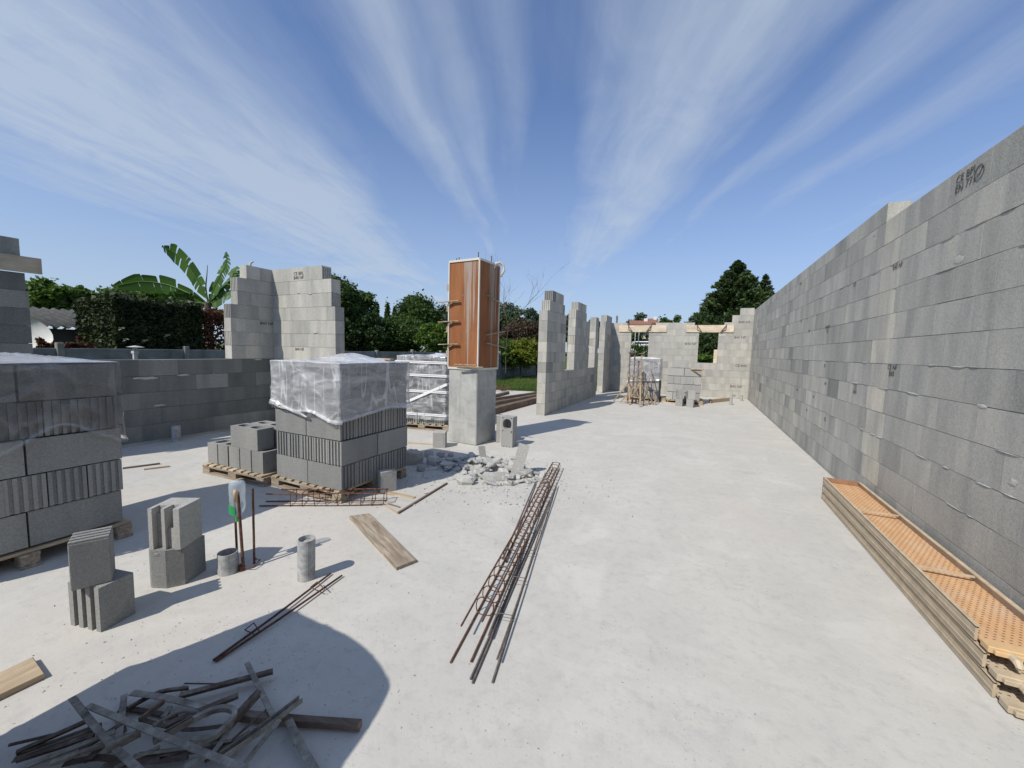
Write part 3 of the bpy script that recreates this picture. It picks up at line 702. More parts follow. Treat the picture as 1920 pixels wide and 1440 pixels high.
# left foreground stack
pallet(-4.66, .97, 0, 1.08, 1.10, 'wooden pallet under the big shaded stack at the left edge', m=M_PLANK)
stack(-4.65, .98, 0, HP, 5, False, 'left edge stack', 'near side', 'slab side', lh=.256)
def hem_left(x, y):
    if x > .99: return .80 + .17 * math.exp(-((y - .35) / .38) ** 2) - .02 * (y > .9)
    return .8
drape('plastic_sheet', 'thin plastic sheet over the shaded block stack at the left edge', -4.65, .98, 0, 1.02, 1.02, HP + 5 * .256, hem_left,
      lambda x, y: .05 * math.exp(-((x - .2) ** 2 + (y + .1) ** 2) / .4), film_mat('thin_plastic_sheet', .02, .09, cr_=.10), seed=5)
# stack just outside the frame whose shadow lies across the foreground
pallet(-2.12, -.29, 0, 1.05, 1.05, 'wooden pallet under the foreground stack left of the camera')
stack(-2.12, -.29, 0, HP, 5, True, 'stack left of camera', 'near side', 'right side', lh=.252, skip={(4, 1, 4), (4, 1, 3), (4, 0, 4)})
drape('plastic_sheet', 'plastic sheet over the foreground stack left of the camera', -2.12, -.29, 0, 1.03, 1.03, HP + 5 * .252, lambda x, y: .7,
      lambda x, y: .06 * math.exp(-((x + .2) ** 2 + (y - .1) ** 2) / .5), film_mat('opaque_sheet', .85, .98), seed=9, sag=.10)
# low pallet with standing corner blocks
pallet(-4.88, 3.17, .04, 1.10, .95, 'open-sided wooden pallet with a few blocks left of the middle stack')
for i in range(5):
    put_block(BM_OVAL, -5.30 + .205 * i, 2.98 + .008 * i, .125, math.pi / 2, f'smooth corner block {ORD[i]} from left on the low pallet beside the middle stack', 'corner blocks on the low pallet')
for i in range(2):
    put_block(BM_OVAL, -5.30 + .205 * i, 3.49 + .008 * i, .125, math.pi / 2, f'corner block {ORD[i]} from left in the back row of the low pallet', 'corner blocks on the low pallet')
put_block(BM_OVAL, -4.73, 2.87, .375, .02, 'front one of two blocks lying on top of the low pallet row', 'corner blocks on the low pallet')
put_block(BM_OVAL, -4.70, 3.09, .375, .02, 'rear one of two blocks lying on top of the low pallet row', 'corner blocks on the low pallet')
# ------------------------------------------------------------------ strapped pallet behind the middle stack
WRX, WRY, WRR = -4.93, 6.66, .19
pallet(WRX, WRY, WRR, 1.16, 1.0, 'wooden pallet under the clear-wrapped strapped stack behind the middle')
stack(WRX, WRY, WRR, .125, 5, False, 'strapped stack', 'lit side', 'right side', lh=.262)
fw = drape('stretch_film', 'clear shiny stretch film wrapped around the strapped stack beside the column', WRX, WRY, WRR, 1.02, 1.02, .125 + 5 * .262, lambda x, y: .22,
      lambda x, y: .05 * math.exp(-((x - .3) ** 2 + y ** 2) / .3), M_FILMC, seed=12, amp=.018)
for z, dz in ((1.30, -.02), (1.05, -.02), (.74, -.03), (.29, -.02)):
    mb = MB(); e = .545
    mb.box(-e, -e - .004, z, e, -e, z + .020); mb.box(-e, -e - .004, z + .028, e, -e, z + .048); mb.box(e, -e, z, e + .004, e, z + .048); mb.box(-e, e, z, e, e + .004, z + .048); mb.box(-e - .004, -e, z, -e, e, z + .048)
    mb.build('strap', M_STRAP, fw)
mb = MB(); mb.bar((-.55, -.55, .42), (.55, -.55, .92), .004, .05, up=(0, 0, 1)); mb.bar((.55, -.55, .92), (.55, .2, .98), .004, .04); mb.build('strap', M_STRAP, fw)
# ------------------------------------------------------------------ cast column and its formwork
CX, CY, CR = -3.525, 5.915, math.radians(-4.5)
mb = MB(); mb.box(-.295, -.30, 0, .295, .30, 1.285, ch=.012)
col = tag(mb.build('concrete_column', M_COL, None, False, (CX, CY, 0), (0, 0, CR)), 'square grey cast concrete column standing under the orange formwork', 'column')
mb = MB()
for (x, y, h) in ((-.22, -.22, 3.11), (-.17, -.22, 3.12), (.22, -.22, 3.17), (.20, .2, 3.20), (-.22, .22, 3.09), (0, .22, 3.08)): mb.tube([(x, y, 1.2), (x, y, h)], .007, 6)
mb.tube([(-.22, -.23, 3.075), (.22, -.23, 3.075), (.22, .23, 3.075), (-.22, .23, 3.075), (-.22, -.23, 3.075)], .004, 6)
mb.build('rebar', M_DRUST, col)
fm = thing('column_formwork', 'orange plywood formwork box with pale edge battens clamped on top of the column', 'formwork', (CX, CY, 1.27), (0, 0, CR))
q_ = .292
for i in range(4):
    mb = MB(); mb.box(-q_ + .0, -.009, 0, q_, .009, 1.77)
    a = i * math.pi / 2; mb.build('panel', M_FORM, fm, False, (q_ * math.sin(a), -q_ * math.cos(a), 0), (0, 0, a))
mb = MB(); e = q_ + .014
for i in range(4):
    mt = Matrix.Rotation(i * math.pi / 2, 4, 'Z')
    mb.box(-e, -e - .010, -.012, e, -e + .004, .022, mt=mt); mb.box(-e, -e - .010, 1.752, e, -e + .004, 1.786, mt=mt)
    mb.box(-e - .008, -e - .010, .022, -e + .012, -e + .006, 1.752, mt=mt); mb.box(e - .012, -e - .011, .022, e + .008, -e + .006, 1.752, mt=mt)
mb.build('edge_batten', M_HOSE, fm)
for z in (1.11, .78, .40):                                  # flat clamp irons through the left edge
    mb = MB(); mb.bar((-.49, -.345, z - .005), (-.06, -.345, z + .012), .035, .014); mb.bar((-.30, -.335, z - .06), (-.16, -.335, z), .02, .01); mb.build('clamp_iron', M_PROPTAN, fm)
for z, dz in ((1.15, .07), (.62, -.05), (.40, .04)):
    mb = MB(); mb.bar((.34, -.12, z + dz), (.36, .45, z - dz * .8), .03, .014); mb.build('clamp_iron', M_PROPTAN, fm)
mb = MB(); mb.bar((-.12, -.355, .07), (.33, -.375, .075), .03, .014); mb.build('clamp_iron', M_PROPTAN, fm)
mb = MB(); mb.bar((-.05, -.40, .035), (.45, -.36, .045), .03, .014); mb.build('clamp_iron', M_PROPTAN, fm)
for z in (.2, .6, .95, 1.3):
    mb = MB(); mb.box(-.345, -.32, z, -.31, -.27, z + .1); mb.build('wedge', M_PROPTAN, fm)
mb = MB(); mb.tube([(.30, .12, 1.70), (.31, .16, 1.78), (.35, .22, 1.81), (.40, .27, 1.77), (.41, .28, 1.68), (.37, .24, 1.58)], .022, 10)
tag(mb.build('hose', M_HOSE, None, True, (CX, CY, 1.27), (0, 0, CR)), 'white hose end curling out of the top right of the orange formwork', 'hose')
# ------------------------------------------------------------------ far pallets and blocks
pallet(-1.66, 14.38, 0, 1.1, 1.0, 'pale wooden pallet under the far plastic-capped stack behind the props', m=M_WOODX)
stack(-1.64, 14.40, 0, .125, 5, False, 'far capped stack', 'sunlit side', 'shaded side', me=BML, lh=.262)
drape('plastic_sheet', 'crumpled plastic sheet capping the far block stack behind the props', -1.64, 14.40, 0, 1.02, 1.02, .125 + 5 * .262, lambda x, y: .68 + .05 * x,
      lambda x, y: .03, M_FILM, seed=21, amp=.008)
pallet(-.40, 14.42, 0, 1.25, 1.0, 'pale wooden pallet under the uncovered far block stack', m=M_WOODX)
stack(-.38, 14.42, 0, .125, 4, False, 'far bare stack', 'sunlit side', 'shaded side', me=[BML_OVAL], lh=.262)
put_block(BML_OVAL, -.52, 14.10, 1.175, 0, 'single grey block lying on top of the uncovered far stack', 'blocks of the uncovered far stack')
for i, (x, z, lb) in enumerate(((-.45, 0, 'lower ribbed block of the left pair in front of the uncovered far stack'), (-.45, .25, 'upper ribbed block of the left pair in front of the uncovered far stack'),
                         (-.14, 0, 'lower block of the right pair in front of the uncovered far stack'), (-.14, .25, 'upper block of the right pair in front of the uncovered far stack'))):
    put_block(BML[0] if i < 2 else BML_OVAL, x, 13.46 - .1 * (i > 1), z, math.pi / 2 + (.12 if i % 2 else -.05), lb, 'block pairs by the far stacks')
# triangular bracket hung on the uncovered far stack
t_ = thing('wall_bracket', 'triangular timber bracket hooked on the face of the uncovered far stack', 'bracket', (-.15, 13.9, .9))
mb = MB(); mb.bar((-.05, 0, .25), (.32, 0, .26), .03, .03, up=(0, 1, 0)); mb.bar((.31, 0, .26), (.31, 0, 0), .03, .03, up=(0, 1, 0)); mb.build('frame', M_WOODX, t_)
mb = MB(); mb.bar((-.02, 0, .24), (.30, 0, .02), .025, .025, up=(0, 1, 0)); mb.build('brace', M_OLDWOODX, t_)
# timber at the foot of the far wall, pipe stubs
a, b_ = G(1332, 757), G(1366, 745)
mb = MB(); mb.bar((.45, 14.85, .06), (1.12, 16.0, .06), .10, .12); tag(mb.build('timber_beam', M_WOODY), 'short pale timber beam on the slab right of the far stacks', 'beam')
for i, (x, y, h, lb) in enumerate(((1.05, 14.7, .26, 'short grey pipe stub on the slab near the far right corner'), (1.48, 16.2, .22, 'small pipe stub against the far right corner'))):
    mb = MB(); mb.tube([(0, 0, 0), (0, 0, h)], .045, 14); o = mb.build('pipe_stub', M_PVC, None, False, (x, y, 0)); tag(o, lb, 'pipe', 'pipe stubs in the slab')
# steel props with tripods
def prop(x, y, h, lean, label, m=M_PROPDARK, tri=True, az=0.0, sc=1.0):
    t_ = thing('shoring_prop', label, 'prop', (x, y, 0), (lean[0], lean[1], az), 'shoring props by the far stacks')
    mb = MB(); mb.tube([(0, 0, .02), (0, 0, h * .55)], .030, 10); mb.build('outer_tube', m, t_)
    mb = MB(); mb.tube([(0, 0, h * .55), (0, 0, h)], .022, 10); mb.build('inner_tube', m, t_)
    mb = MB(); mb.tube([(0, 0, h * .52), (0, 0, h * .58)], .042, 10); mb.bar((-.08, 0, h * .55), (.08, 0, h * .55), .012, .012); mb.build('collar', M_PROPTAN, t_)
    mb = MB(); mb.box(-.07, -.07, h, .07, .07, h + .01); mb.box(-.07, -.07, 0, .07, .07, .01); mb.build('end_plate', m, t_)
    if tri:
        for k in range(3):
            a = k * 2.094 + .5; mb = MB(); c, s_ = math.cos(a), math.sin(a)
            mb.bar((.03 * c, .03 * s_, .62 * sc), (.48 * c * sc, .48 * s_ * sc, .012), .035, .03); mb.bar((.04 * c, .04 * s_, .22), (.30 * c * sc, .30 * s_ * sc, .24 * sc), .022, .022)
            mb.build('leg', M_PROPTAN, t_)
prop(-1.98, 13.05, 1.62, (0, 0), 'steel prop on a caked tripod, leftmost behind the tripod bundle', az=.3)
prop(-1.86, 13.20, 1.60, (0, .015), 'steel prop second from left, joined at the top to its neighbour', az=1.2, tri=False)
mb = MB(); mb.bar((-2.0, 13.05, 1.635), (-1.82, 13.2, 1.635), .03, .03); tag(mb.build('cross_bar', M_PROPDARK), 'short dark bar across the tops of the two left steel props', 'bar')
prop(-1.55, 12.72, 1.60, (0, -.02), 'steel prop standing on the front splayed tripod, caked with cement', M_PROPTAN, az=.15)
prop(-1.72, 13.0, 1.36, (0, .03), 'shorter dark prop standing between the two tripods', M_PROPDARK, az=.9)
for i, (x0, y0, x1, z1, lb) in enumerate(((-1.30, 12.95, -1.62, 1.0, 'dark rod leaning against the capped far stack, left one'), (-1.12, 13.05, -1.38, 1.05, 'dark rod leaning against the capped far stack, right one'), (-1.47, 12.8, -1.42, .75, 'short dark rod standing before the capped far stack'))):
    mb = MB(); mb.tube([(x0, y0, .015), (x1, 13.78, z1)], .016, 8); tag(mb.build('steel_rod', M_PROPDARK), lb, 'rod', 'rods by the far stacks')
# ------------------------------------------------------------------ single blocks
def half(l, w, h, ribs, name, label, loc, rot, m=M_BLOCK):
    mb = MB(); mb.prism(rib_outline(l, w, ribs, False), 0, h); return tag(mb.build(name, m, None, False, loc, rot), label, 'block')
# front-left pair: lower one ribbed towards the camera, upper one on end with its ribs on top
mb = MB(); pr = []; ww_ = .228; n_ = 7
for k in range(n_):
    y = .016 if k % 2 else 0; pr += [(k * ww_ / n_, y), ((k + 1) * ww_ / n_, y)]
mb.prism(pr + [(ww_, .165), (0, .165)], 0, .252)
tag(mb.build('concrete_block', M_BLOCK, None, False, (-3.092, .852, 0), (0, 0, .215)), 'ribbed lower half block of the front-left pair on the slab', 'block')
mb = MB(); mb.box(0, 0, .254, .158, .15, .510, ch=.004)
for y in (0, .042, .084, .126): mb.box(.001, y + .002, .505, .157, y + .024, .522, ch=.002)
tag(mb.build('concrete_block', M_BLOCK, None, False, (-2.955, .822, 0), (0, 0, math.atan2(.135, .062))), 'upper half block of the front-left pair, standing with its grooved side up', 'block')
# broken pair behind
ex = Vector((.16, .085, 0)).normalized(); anB = math.atan2(ex.y, ex.x)
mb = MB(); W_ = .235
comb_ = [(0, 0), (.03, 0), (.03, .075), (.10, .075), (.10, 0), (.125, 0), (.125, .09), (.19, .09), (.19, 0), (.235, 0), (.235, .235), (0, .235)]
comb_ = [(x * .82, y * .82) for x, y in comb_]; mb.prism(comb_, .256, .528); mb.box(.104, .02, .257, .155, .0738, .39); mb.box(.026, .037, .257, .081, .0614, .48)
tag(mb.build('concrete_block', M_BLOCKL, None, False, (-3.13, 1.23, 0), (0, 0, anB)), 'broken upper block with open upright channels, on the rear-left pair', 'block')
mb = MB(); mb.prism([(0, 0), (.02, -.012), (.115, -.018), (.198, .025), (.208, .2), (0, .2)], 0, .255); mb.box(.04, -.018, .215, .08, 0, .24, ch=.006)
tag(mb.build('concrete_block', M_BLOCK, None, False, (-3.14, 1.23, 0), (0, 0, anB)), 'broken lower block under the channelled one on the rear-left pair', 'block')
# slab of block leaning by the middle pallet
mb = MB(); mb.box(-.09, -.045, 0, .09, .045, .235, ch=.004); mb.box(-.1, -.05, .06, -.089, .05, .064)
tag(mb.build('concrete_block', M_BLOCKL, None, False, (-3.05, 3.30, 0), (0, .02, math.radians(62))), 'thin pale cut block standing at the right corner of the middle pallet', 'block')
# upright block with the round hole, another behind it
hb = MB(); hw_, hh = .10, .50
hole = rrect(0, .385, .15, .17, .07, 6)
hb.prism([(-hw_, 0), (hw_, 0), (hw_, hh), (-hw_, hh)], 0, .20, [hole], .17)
me = hb.mesh('concrete_block', M_BLOCKL)  # paler block material stands in for the sun on its face
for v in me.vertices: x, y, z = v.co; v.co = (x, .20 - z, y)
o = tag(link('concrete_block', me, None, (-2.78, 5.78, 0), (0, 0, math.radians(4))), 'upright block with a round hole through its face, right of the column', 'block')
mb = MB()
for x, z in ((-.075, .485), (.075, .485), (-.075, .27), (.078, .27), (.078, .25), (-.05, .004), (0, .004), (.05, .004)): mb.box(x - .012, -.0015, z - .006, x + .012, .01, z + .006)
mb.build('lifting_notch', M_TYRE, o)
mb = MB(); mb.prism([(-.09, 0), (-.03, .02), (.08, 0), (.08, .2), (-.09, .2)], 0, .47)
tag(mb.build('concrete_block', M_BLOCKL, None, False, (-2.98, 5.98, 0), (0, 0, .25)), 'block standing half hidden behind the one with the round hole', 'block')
mb = MB(); mb.box(-.10, -.10, 0, .10, .10, .25, ch=.004); mb.box(-.07, -.103, .02, .07, -.099, .235)
tag(mb.build('concrete_block', M_BLOCKL, None, False, (-3.74, 5.26, 0), (0, 0, .45)), 'small square pale block on the slab left of the column foot', 'block')
# ------------------------------------------------------------------ pipe stubs in the floor
def pipe(x, y, r, h, label, filled=True, tilt=0):
    mb = MB(); n = 26; o_ = [(r * math.cos(2 * math.pi * i / n), r * math.sin(2 * math.pi * i / n)) for i in range(n)]; h_ = [(x_ * .9, y_ * .9) for x_, y_ in o_]
    mb.prism(o_, 0, h, [h_], .03 if filled else h * .9)
    return tag(mb.build('pipe_stub', M_PVC, None, False, (x, y, 0), (0, tilt, 0)), label, 'pipe', 'pipe stubs in the slab')
pipe(-2.35, 1.76, .055, .285, 'tall cement-splashed pipe stub standing alone in the left foreground', tilt=.03)
pipe(-2.89, 1.56, .060, .145, 'short open pipe stub beside the rear-left broken blocks', False)
pipe(-7.50, 3.36, .06, .26, 'grey pipe stub at the foot of the shaded low wall', False)
# ------------------------------------------------------------------ starter bars with the bottle
t_ = thing('starter_bars', 'three rusty starter bars rising from the slab with one tied stirrup', 'rebar', (-2.86, 1.66, 0))
for (x0, y0, x1, y1, h, r) in ((-.06, -.02, -.07, -.02, .50, .008), (.045, -.04, .0, -.035, .56, .010), (.02, .05, .02, .055, .56, .008)):
    mb = MB(); mb.tube([(x0, y0, 0), (x1, y1, h)], r, 8); mb.build('bar', M_RUST, t_)
mb = MB(); mb.tube([(.03, -.05, .02), (.10, -.01, .02), (.07, .06, .035), (0, .06, .03)], .005, 6); mb.box(.0, -.06, 0, .05, -.03, .035); mb.build('stirrup', M_RUST, t_)
bt = thing('plastic_bottle', 'crumpled clear bottle with green label, upside down over the starter bars', 'bottle', (-2.895, 1.64, .35))
mb = MB(); prof = [(.0, .018), (.02, .018), (.03, .022), (.07, .045), (.10, .05), (.17, .047), (.20, .05), (.255, .050), (.27, .046), (.28, .03)]; n = 20; vs = []; fs = []
for j, (z, r) in enumerate(prof):
    for i in range(n):
        a = 2 * math.pi * i / n; rr = r * (1 + .08 * noise.noise(Vector((math.cos(a) * 2, math.sin(a) * 2, z * 30)))); vs.append((rr * math.cos(a), rr * math.sin(a), z))
for j in range(len(prof) - 1):
    for i in range(n): fs.append((j * n + i, j * n + (i + 1) % n, (j + 1) * n + (i + 1) % n, (j + 1) * n + i))
fs.append(tuple((len(prof) - 1) * n + i for i in range(n))); mb.add(vs, fs); mb.build('body', M_BOTTLE, bt, True)
mb = MB(); mb.tube([(0, 0, -.012), (0, 0, .016)], .019, 16); mb.build('cap', M_GREEN, bt)
mb = MB(); vs = []; fs = []
for j in range(4):
    for i in range(9):
        a = math.pi * (1.05 + i * .085); z = .075 + j * .022 - .004 * i; vs.append((.0525 * math.cos(a), .0525 * math.sin(a), z))
for j in range(3):
    for i in range(8): fs.append((j * 9 + i, j * 9 + i + 1, (j + 1) * 9 + i + 1, (j + 1) * 9 + i))
mb.add(vs, fs); mb.build('label', M_GREEN, bt)
mb = MB(); mb.tube([(0, 0, 0), (0, 0, .05), (0, 0, .055), (0, 0, .085)], [.010, .012, .014, .012], 10)
tag(mb.build('handle', M_CORK, None, True, (-2.845, 1.60, .50)), 'short wooden handle standing on a starter bar before the bottle', 'handle')
# ------------------------------------------------------------------ reinforcement cages
def cage(name, label, p, q, w, h, hoops, m, r=.007, rs=.004, over=.35, over2=.0, round_=.03, roll=0, up=None):
    p = Vector(p); q = Vector(q); d = (q - p).normalized(); sd_ = d.cross(Vector((0, 0, 1))).normalized(); u = sd_.cross(d); Lg = (q - p).length
    if roll: rm = Matrix.Rotation(roll, 3, d); sd_ = rm @ sd_; u = rm @ u
    t_ = thing(name, label, 'rebar cage', p)
    for i, (a, b_) in enumerate(((-1, 0), (1, 0), (-1, 1), (1, 1))):
        mb = MB(); st = ru(0, .05) if b_ == 0 else ru(.08, .28)
        pts = [d * (st + (Lg - st) * t) + sd_ * (a * w / 2 + .004 * math.sin(t * 9 + i * 2)) + u * (b_ * h + r + .003 * math.sin(t * 7 + i)) for t in [k / 14 for k in range(15)]]
        mb.tube(pts, r, 7); mb.build('bar', m, t_)
    for k in range(hoops):
        s_ = over + (Lg - over - over2) * k / (hoops - 1); tw = ru(-.02, .02); mb = MB(); o = rrect(0, h / 2, w + 2.2 * r, h + 2.4 * r, round_, 3)
        pts = [d * (s_ + tw * (y / h - .5) + ru(-.001, .001)) + sd_ * x + u * (y + r) for x, y in o]; pts.append(pts[0]); mb.tube(pts, rs, 6); mb.build('stirrup', m, t_)
    return t_
cage('rebar_cage', 'long rusty rebar cage lying down the middle of the slab', (-1.00, 1.585, 0), (-1.66, 5.02, 0), .095, .088, 26, M_RUST, .006, .0036, .42, .0, .040)
cage('rebar_cage', 'flatter second rebar cage tucked along the right of the long rusty one', (-.845, 1.56, 0), (-1.47, 4.35, 0), .085, .035, 7, M_GREYBAR, .0055, .0026, .45, .1, .012)
for i, (x0, y0, x1, y1) in enumerate(((-.905, 1.545, -1.35, 3.9), (-.885, 1.53, -1.30, 3.7))):
    mb = MB(); mb.tube([(x0, y0, .008), (x1, y1, .01)], .0055, 7); tag(mb.build('steel_rod', M_GREYBAR), 'grey straight rod lying beside the long rusty cage, ' + ('outer one' if i else 'inner one'), 'rod', 'loose rods along the cages')
mb = MB(); a, b_ = G(1004, 907), G(970, 985, .03); mb.tube([a + Vector((0, 0, .02)), b_, b_ + (b_ - a) * .5], .008, 7); tag(mb.build('steel_rod', M_GREYBAR), 'dark rod end poking out left of the far end of the rusty cage', 'rod', 'loose rods along the cages')
cage('rebar_cage', 'rusty rebar cage lying crosswise at the foot of the middle pallet', (-3.88, 2.40, 0), (-2.80, 3.03, 0), .12, .12, 9, M_RUST, .0065, .004, .33, .02, .008)
mb = MB(); mb.tube([G(528, 917, .14), G(560, 926, .10), G(625, 940, .02), G(672, 918, .12)], .006, 7); tag(mb.build('steel_rod', M_RUST), 'bent rusty rod lying over the crosswise cage by the middle pallet', 'rod')
# twin rods with ties in the foreground
t_ = thing('tied_rods', 'two long rusty rods tied together, lying half in the foreground shadow', 'rebar', (0, 0, 0))
for s0, s1, zz_ in (((400, 1238), (620, 1075), .01), ((404, 1240), (641, 1079), .01)):
    mb = MB(); mb.tube([G(*s0, zz_), G((s0[0] + s1[0]) / 2 + 3, (s0[1] + s1[1]) / 2, zz_ + .012), G(*s1, zz_ + .004)], .0065, 8); mb.build('bar', M_DRUST, t_)
for (x, y) in ((467, 1185), (590, 1105)):
    mb = MB(); a = G(x - 8, y - 4, .02); b_ = G(x + 14, y + 6, .02); mb.tube([a, a + Vector((.015, .04, .02)), b_ + Vector((.01, .01, .02)), b_, a], .003, 6); mb.build('tie', M_DRUST, t_)
# ------------------------------------------------------------------ planks and slats on the floor
def plank(name, label, px, z, m, th=.03, cat='plank', group=None):
    p = [G(x, y, z + th) for x, y in px]; c = sum(p, Vector()) / 4; d = ((p[1] + p[2]) - (p[0] + p[3])) / 2
    an = math.atan2(d.y, d.x); R_ = Matrix.Rotation(-an, 3, 'Z'); l = [R_ @ (q - c) for q in p]; l = [Vector((q.x, q.y, 0)) for q in l]
    mb = MB(); e = .004; b_ = [q * (1 - e / max(q.length, .01)) for q in l]
    vs = [(q.x, q.y, z) for q in b_] + [(q.x, q.y, z + e) for q in l] + [(q.x, q.y, z + th - e) for q in l] + [(q.x, q.y, z + th) for q in b_]
    fs = [(3, 2, 1, 0), (12, 13, 14, 15)]
    for r_ in range(3):
        for i in range(4): fs.append((r_ * 4 + i, r_ * 4 + (i + 1) % 4, r_ * 4 + 4 + (i + 1) % 4, r_ * 4 + 4 + i))
    mb.add(vs, fs); return tag(mb.build(name, m, None, False, (c.x, c.y, 0), (0, 0, an)), label, cat, group)
plank('plank', 'weathered cement-stained plank lying on the slab in the middle foreground', [(655, 967), (744, 1063), (780, 1049), (692, 962)], 0, M_PLANK, .028)
plank('plank', 'clean thick plank end lying in the sun at the lower left edge', [(-150, 1374), (84, 1262), (62, 1231), (-150, 1330)], .0, M_WOODX, .028)
def slat(label, a, b_, w, h, m, z=.0, name='slat', cat='slat', group='thin slats on the slab'):
    A_, B_ = G(*a, z + h / 2), G(*b_, z + h / 2); c = (A_ + B_) / 2; d = B_ - A_; an = math.atan2(d.y, d.x); l = d.length / 2
    mb = MB(); mb.box(-l, -w / 2, -h / 2, l, w / 2, h / 2, ch=min(w, h) * .12); return tag(mb.build(name, m, None, False, c, (0, 0, an)), label, cat, group)
slat('long thin dark slat pointing from the sheet of ply towards the rubble', (746, 962), (838, 906), .022, .018, M_OLDWOODX)
slat('thin slat closing the near edge of the pale ply offcut', (716, 945), (746, 962), .015, .012, M_WOODX)
slat('pale rough batten lying right of the cut block', (727, 924), (778, 934), .05, .02, M_WOODX)
slat('short dark splinter lying on the pale ply offcut', (727, 944), (750, 951), .012, .01, M_OLDWOODX, .012)
plank('plywood_offcut', 'pale cement-dusted ply offcut lying below the cut block', [(718, 944), (745, 960), (800, 928), (745, 924)], 0, plain('dusty_ply', (.44, .42, .385), .95, .12, 8), .010, 'offcut')
slat('thin slat on the slab between the middle stack and the column', (765, 830), (812, 833), .03, .02, M_WOODX)
slat('brown slat lying in the sun left of the low pallet', (230, 878), (300, 869), .03, .02, M_OLDWOODX)
slat('second brown slat touching the first left of the low pallet', (270, 880), (318, 874), .03, .018, M_WOODX, .0)
# timbers beyond the column
for i, (a, b_, w, h, m, z, lb) in enumerate((
    ((905, 775), (1012, 748), .16, .17, M_OLDWOODX, 0, 'thick brown timber nearest the camera in the pile beyond the column'),
    ((905, 762), (1012, 742), .13, .15, M_OLDWOODX, 0, 'brown timber second from the front in the pile beyond the column'),
    ((905, 753), (1012, 737), .10, .13, M_OLDWOODX, 0, 'thinner brown timber third from the front beyond the column'),
    ((905, 748), (953, 736), .10, .10, M_OLDWOODX, 0, 'short brown timber at the back of the pile beyond the column'))):
    slat(lb, a, b_, w, h, m, z, 'timber_beam', 'beam', 'timbers beyond the column')
for i, (x, y) in enumerate(((938, 734), (946, 733), (930, 733))):
    mb = MB(); c = G(x, y); mb.tube([c + Vector((math.cos(a) * .35, math.sin(a) * .25, .03 + .12 * (math.sin(a * 2 + i) + 1))) for a in [k * .6 for k in range(11)]], .012, 6)
    tag(mb.build('wire_coil', M_DRUST), 'loose coil of rusty wire on the slab edge by the grass, ' + ('nearest', 'middle', 'farthest')[i] + ' one', 'wire coil', 'wire coils by the grass')
# ------------------------------------------------------------------ rubble heap
def chunk(cx, cy, z, sx, sy, sz, rot, label, group='rubble in the heap', m=None, seed=None):
    seed = seed if seed is not None else rnd() * 99
    n = random.choice((5, 6, 7)); o = []
    a0 = ru(0, 1)
    for k in range(n):
        a = a0 + 2 * math.pi * k / n; o.append((math.cos(a) * sx / 2 * ru(.75, 1.1), math.sin(a) * sy / 2 * ru(.75, 1.1)))
    mb = MB(); vs = [(x * ru(.75, 1), y * ru(.75, 1), -sz / 2) for x, y in o] + [(x, y, ru(-.1, .25) * sz) for x, y in o] + [(x * ru(.6, .95), y * ru(.6, .95), sz / 2 * ru(.8, 1.1)) for x, y in o]
    fs = [tuple(range(n))[::-1], tuple(range(2 * n, 3 * n))] + [(r_ * n + i, r_ * n + (i + 1) % n, (r_ + 1) * n + (i + 1) % n, (r_ + 1) * n + i) for r_ in (0, 1) for i in range(n)]
    mb.add(vs, fs); return tag(mb.build('rubble_chunk', m or M_RUBBLE, None, False, (cx, cy, z + sz / 2), rot), label, 'rubble', group)
RB = [((872, 908), .34, .16, .13, (.2, .1, .5), 'largest flat-faced broken block piece at the front of the rubble heap'),
      ((925, 903), .40, .14, .16, (-.3, 0, .45), 'wide rough broken block piece in the front centre of the rubble heap'),
      ((878, 880), .36, .16, .05, (.3, .2, .4), 'flat pale slab piece on the left of the rubble heap'),
      ((905, 872), .34, .12, .04, (-.25, .3, .2), 'thin tilted plate across the middle of the rubble heap'),
      ((985, 893), .34, .22, .12, (.1, .2, 1.0), 'rough sandy lump at the right end of the rubble heap'),
      ((945, 893), .18, .14, .12, (.3, .5, .2), 'square light piece right of centre at the rubble front'),
      ((1020, 905), .16, .14, .07, (0, 0, .6), 'pale lump on the slab beside the far end of the rusty cage'),
      ((845, 866), .22, .10, .05, (.2, .4, 1.2), 'flat shard at the shaded left rear of the heap'),
      ((962, 862), .14, .10, .06, (.5, .2, .2), 'dark-edged shard behind the standing slab piece')]
for p, a, b_, c, r_, lb in RB: q = G(*p); chunk(q.x, q.y, .005, a * .85, b_ * .85, c * .72, r_, lb)
# standing slab piece
mb = MB(); mb.prism([(-.07, -.03), (.07, -.035), (.075, .035), (-.065, .03)], 0, .42); o = mb.build('rubble_chunk', M_RUBBLE, None, False, (*G(966, 893).xy, .0), (-.25, .28, .5)); tag(o, 'tall pale slab piece leaning upright in the rubble heap', 'rubble', 'rubble in the heap')
mb = MB(); mb.prism([(-.05, -.02), (.05, -.02), (.0, .03)], 0, .26); o = mb.build('rubble_chunk', M_RUBBLE, None, False, (*G(908, 868).xy, .0), (.15, -.1, .2)); tag(o, 'pointed upright shard at the back of the rubble heap', 'rubble', 'rubble in the heap')
cx0, cy0 = G(905, 882).xy
for i in range(150):
    a = ru(0, 6.28); r_ = random.random() ** .6; x = cx0 + math.cos(a) * r_ * .80; y = cy0 + math.sin(a) * r_ * .55 + .05
    s_ = ru(.035, .13); hgt = max(0, (1 - r_) * .11)
    chunk(x, y, hgt * rnd(), s_ * ru(1.1, 2.6), s_, s_ * ru(.18, .45), (ru(-.4, .4), ru(-.4, .4), ru(0, 3)), 'broken piece of concrete block in the rubble heap', 'small rubble pieces')
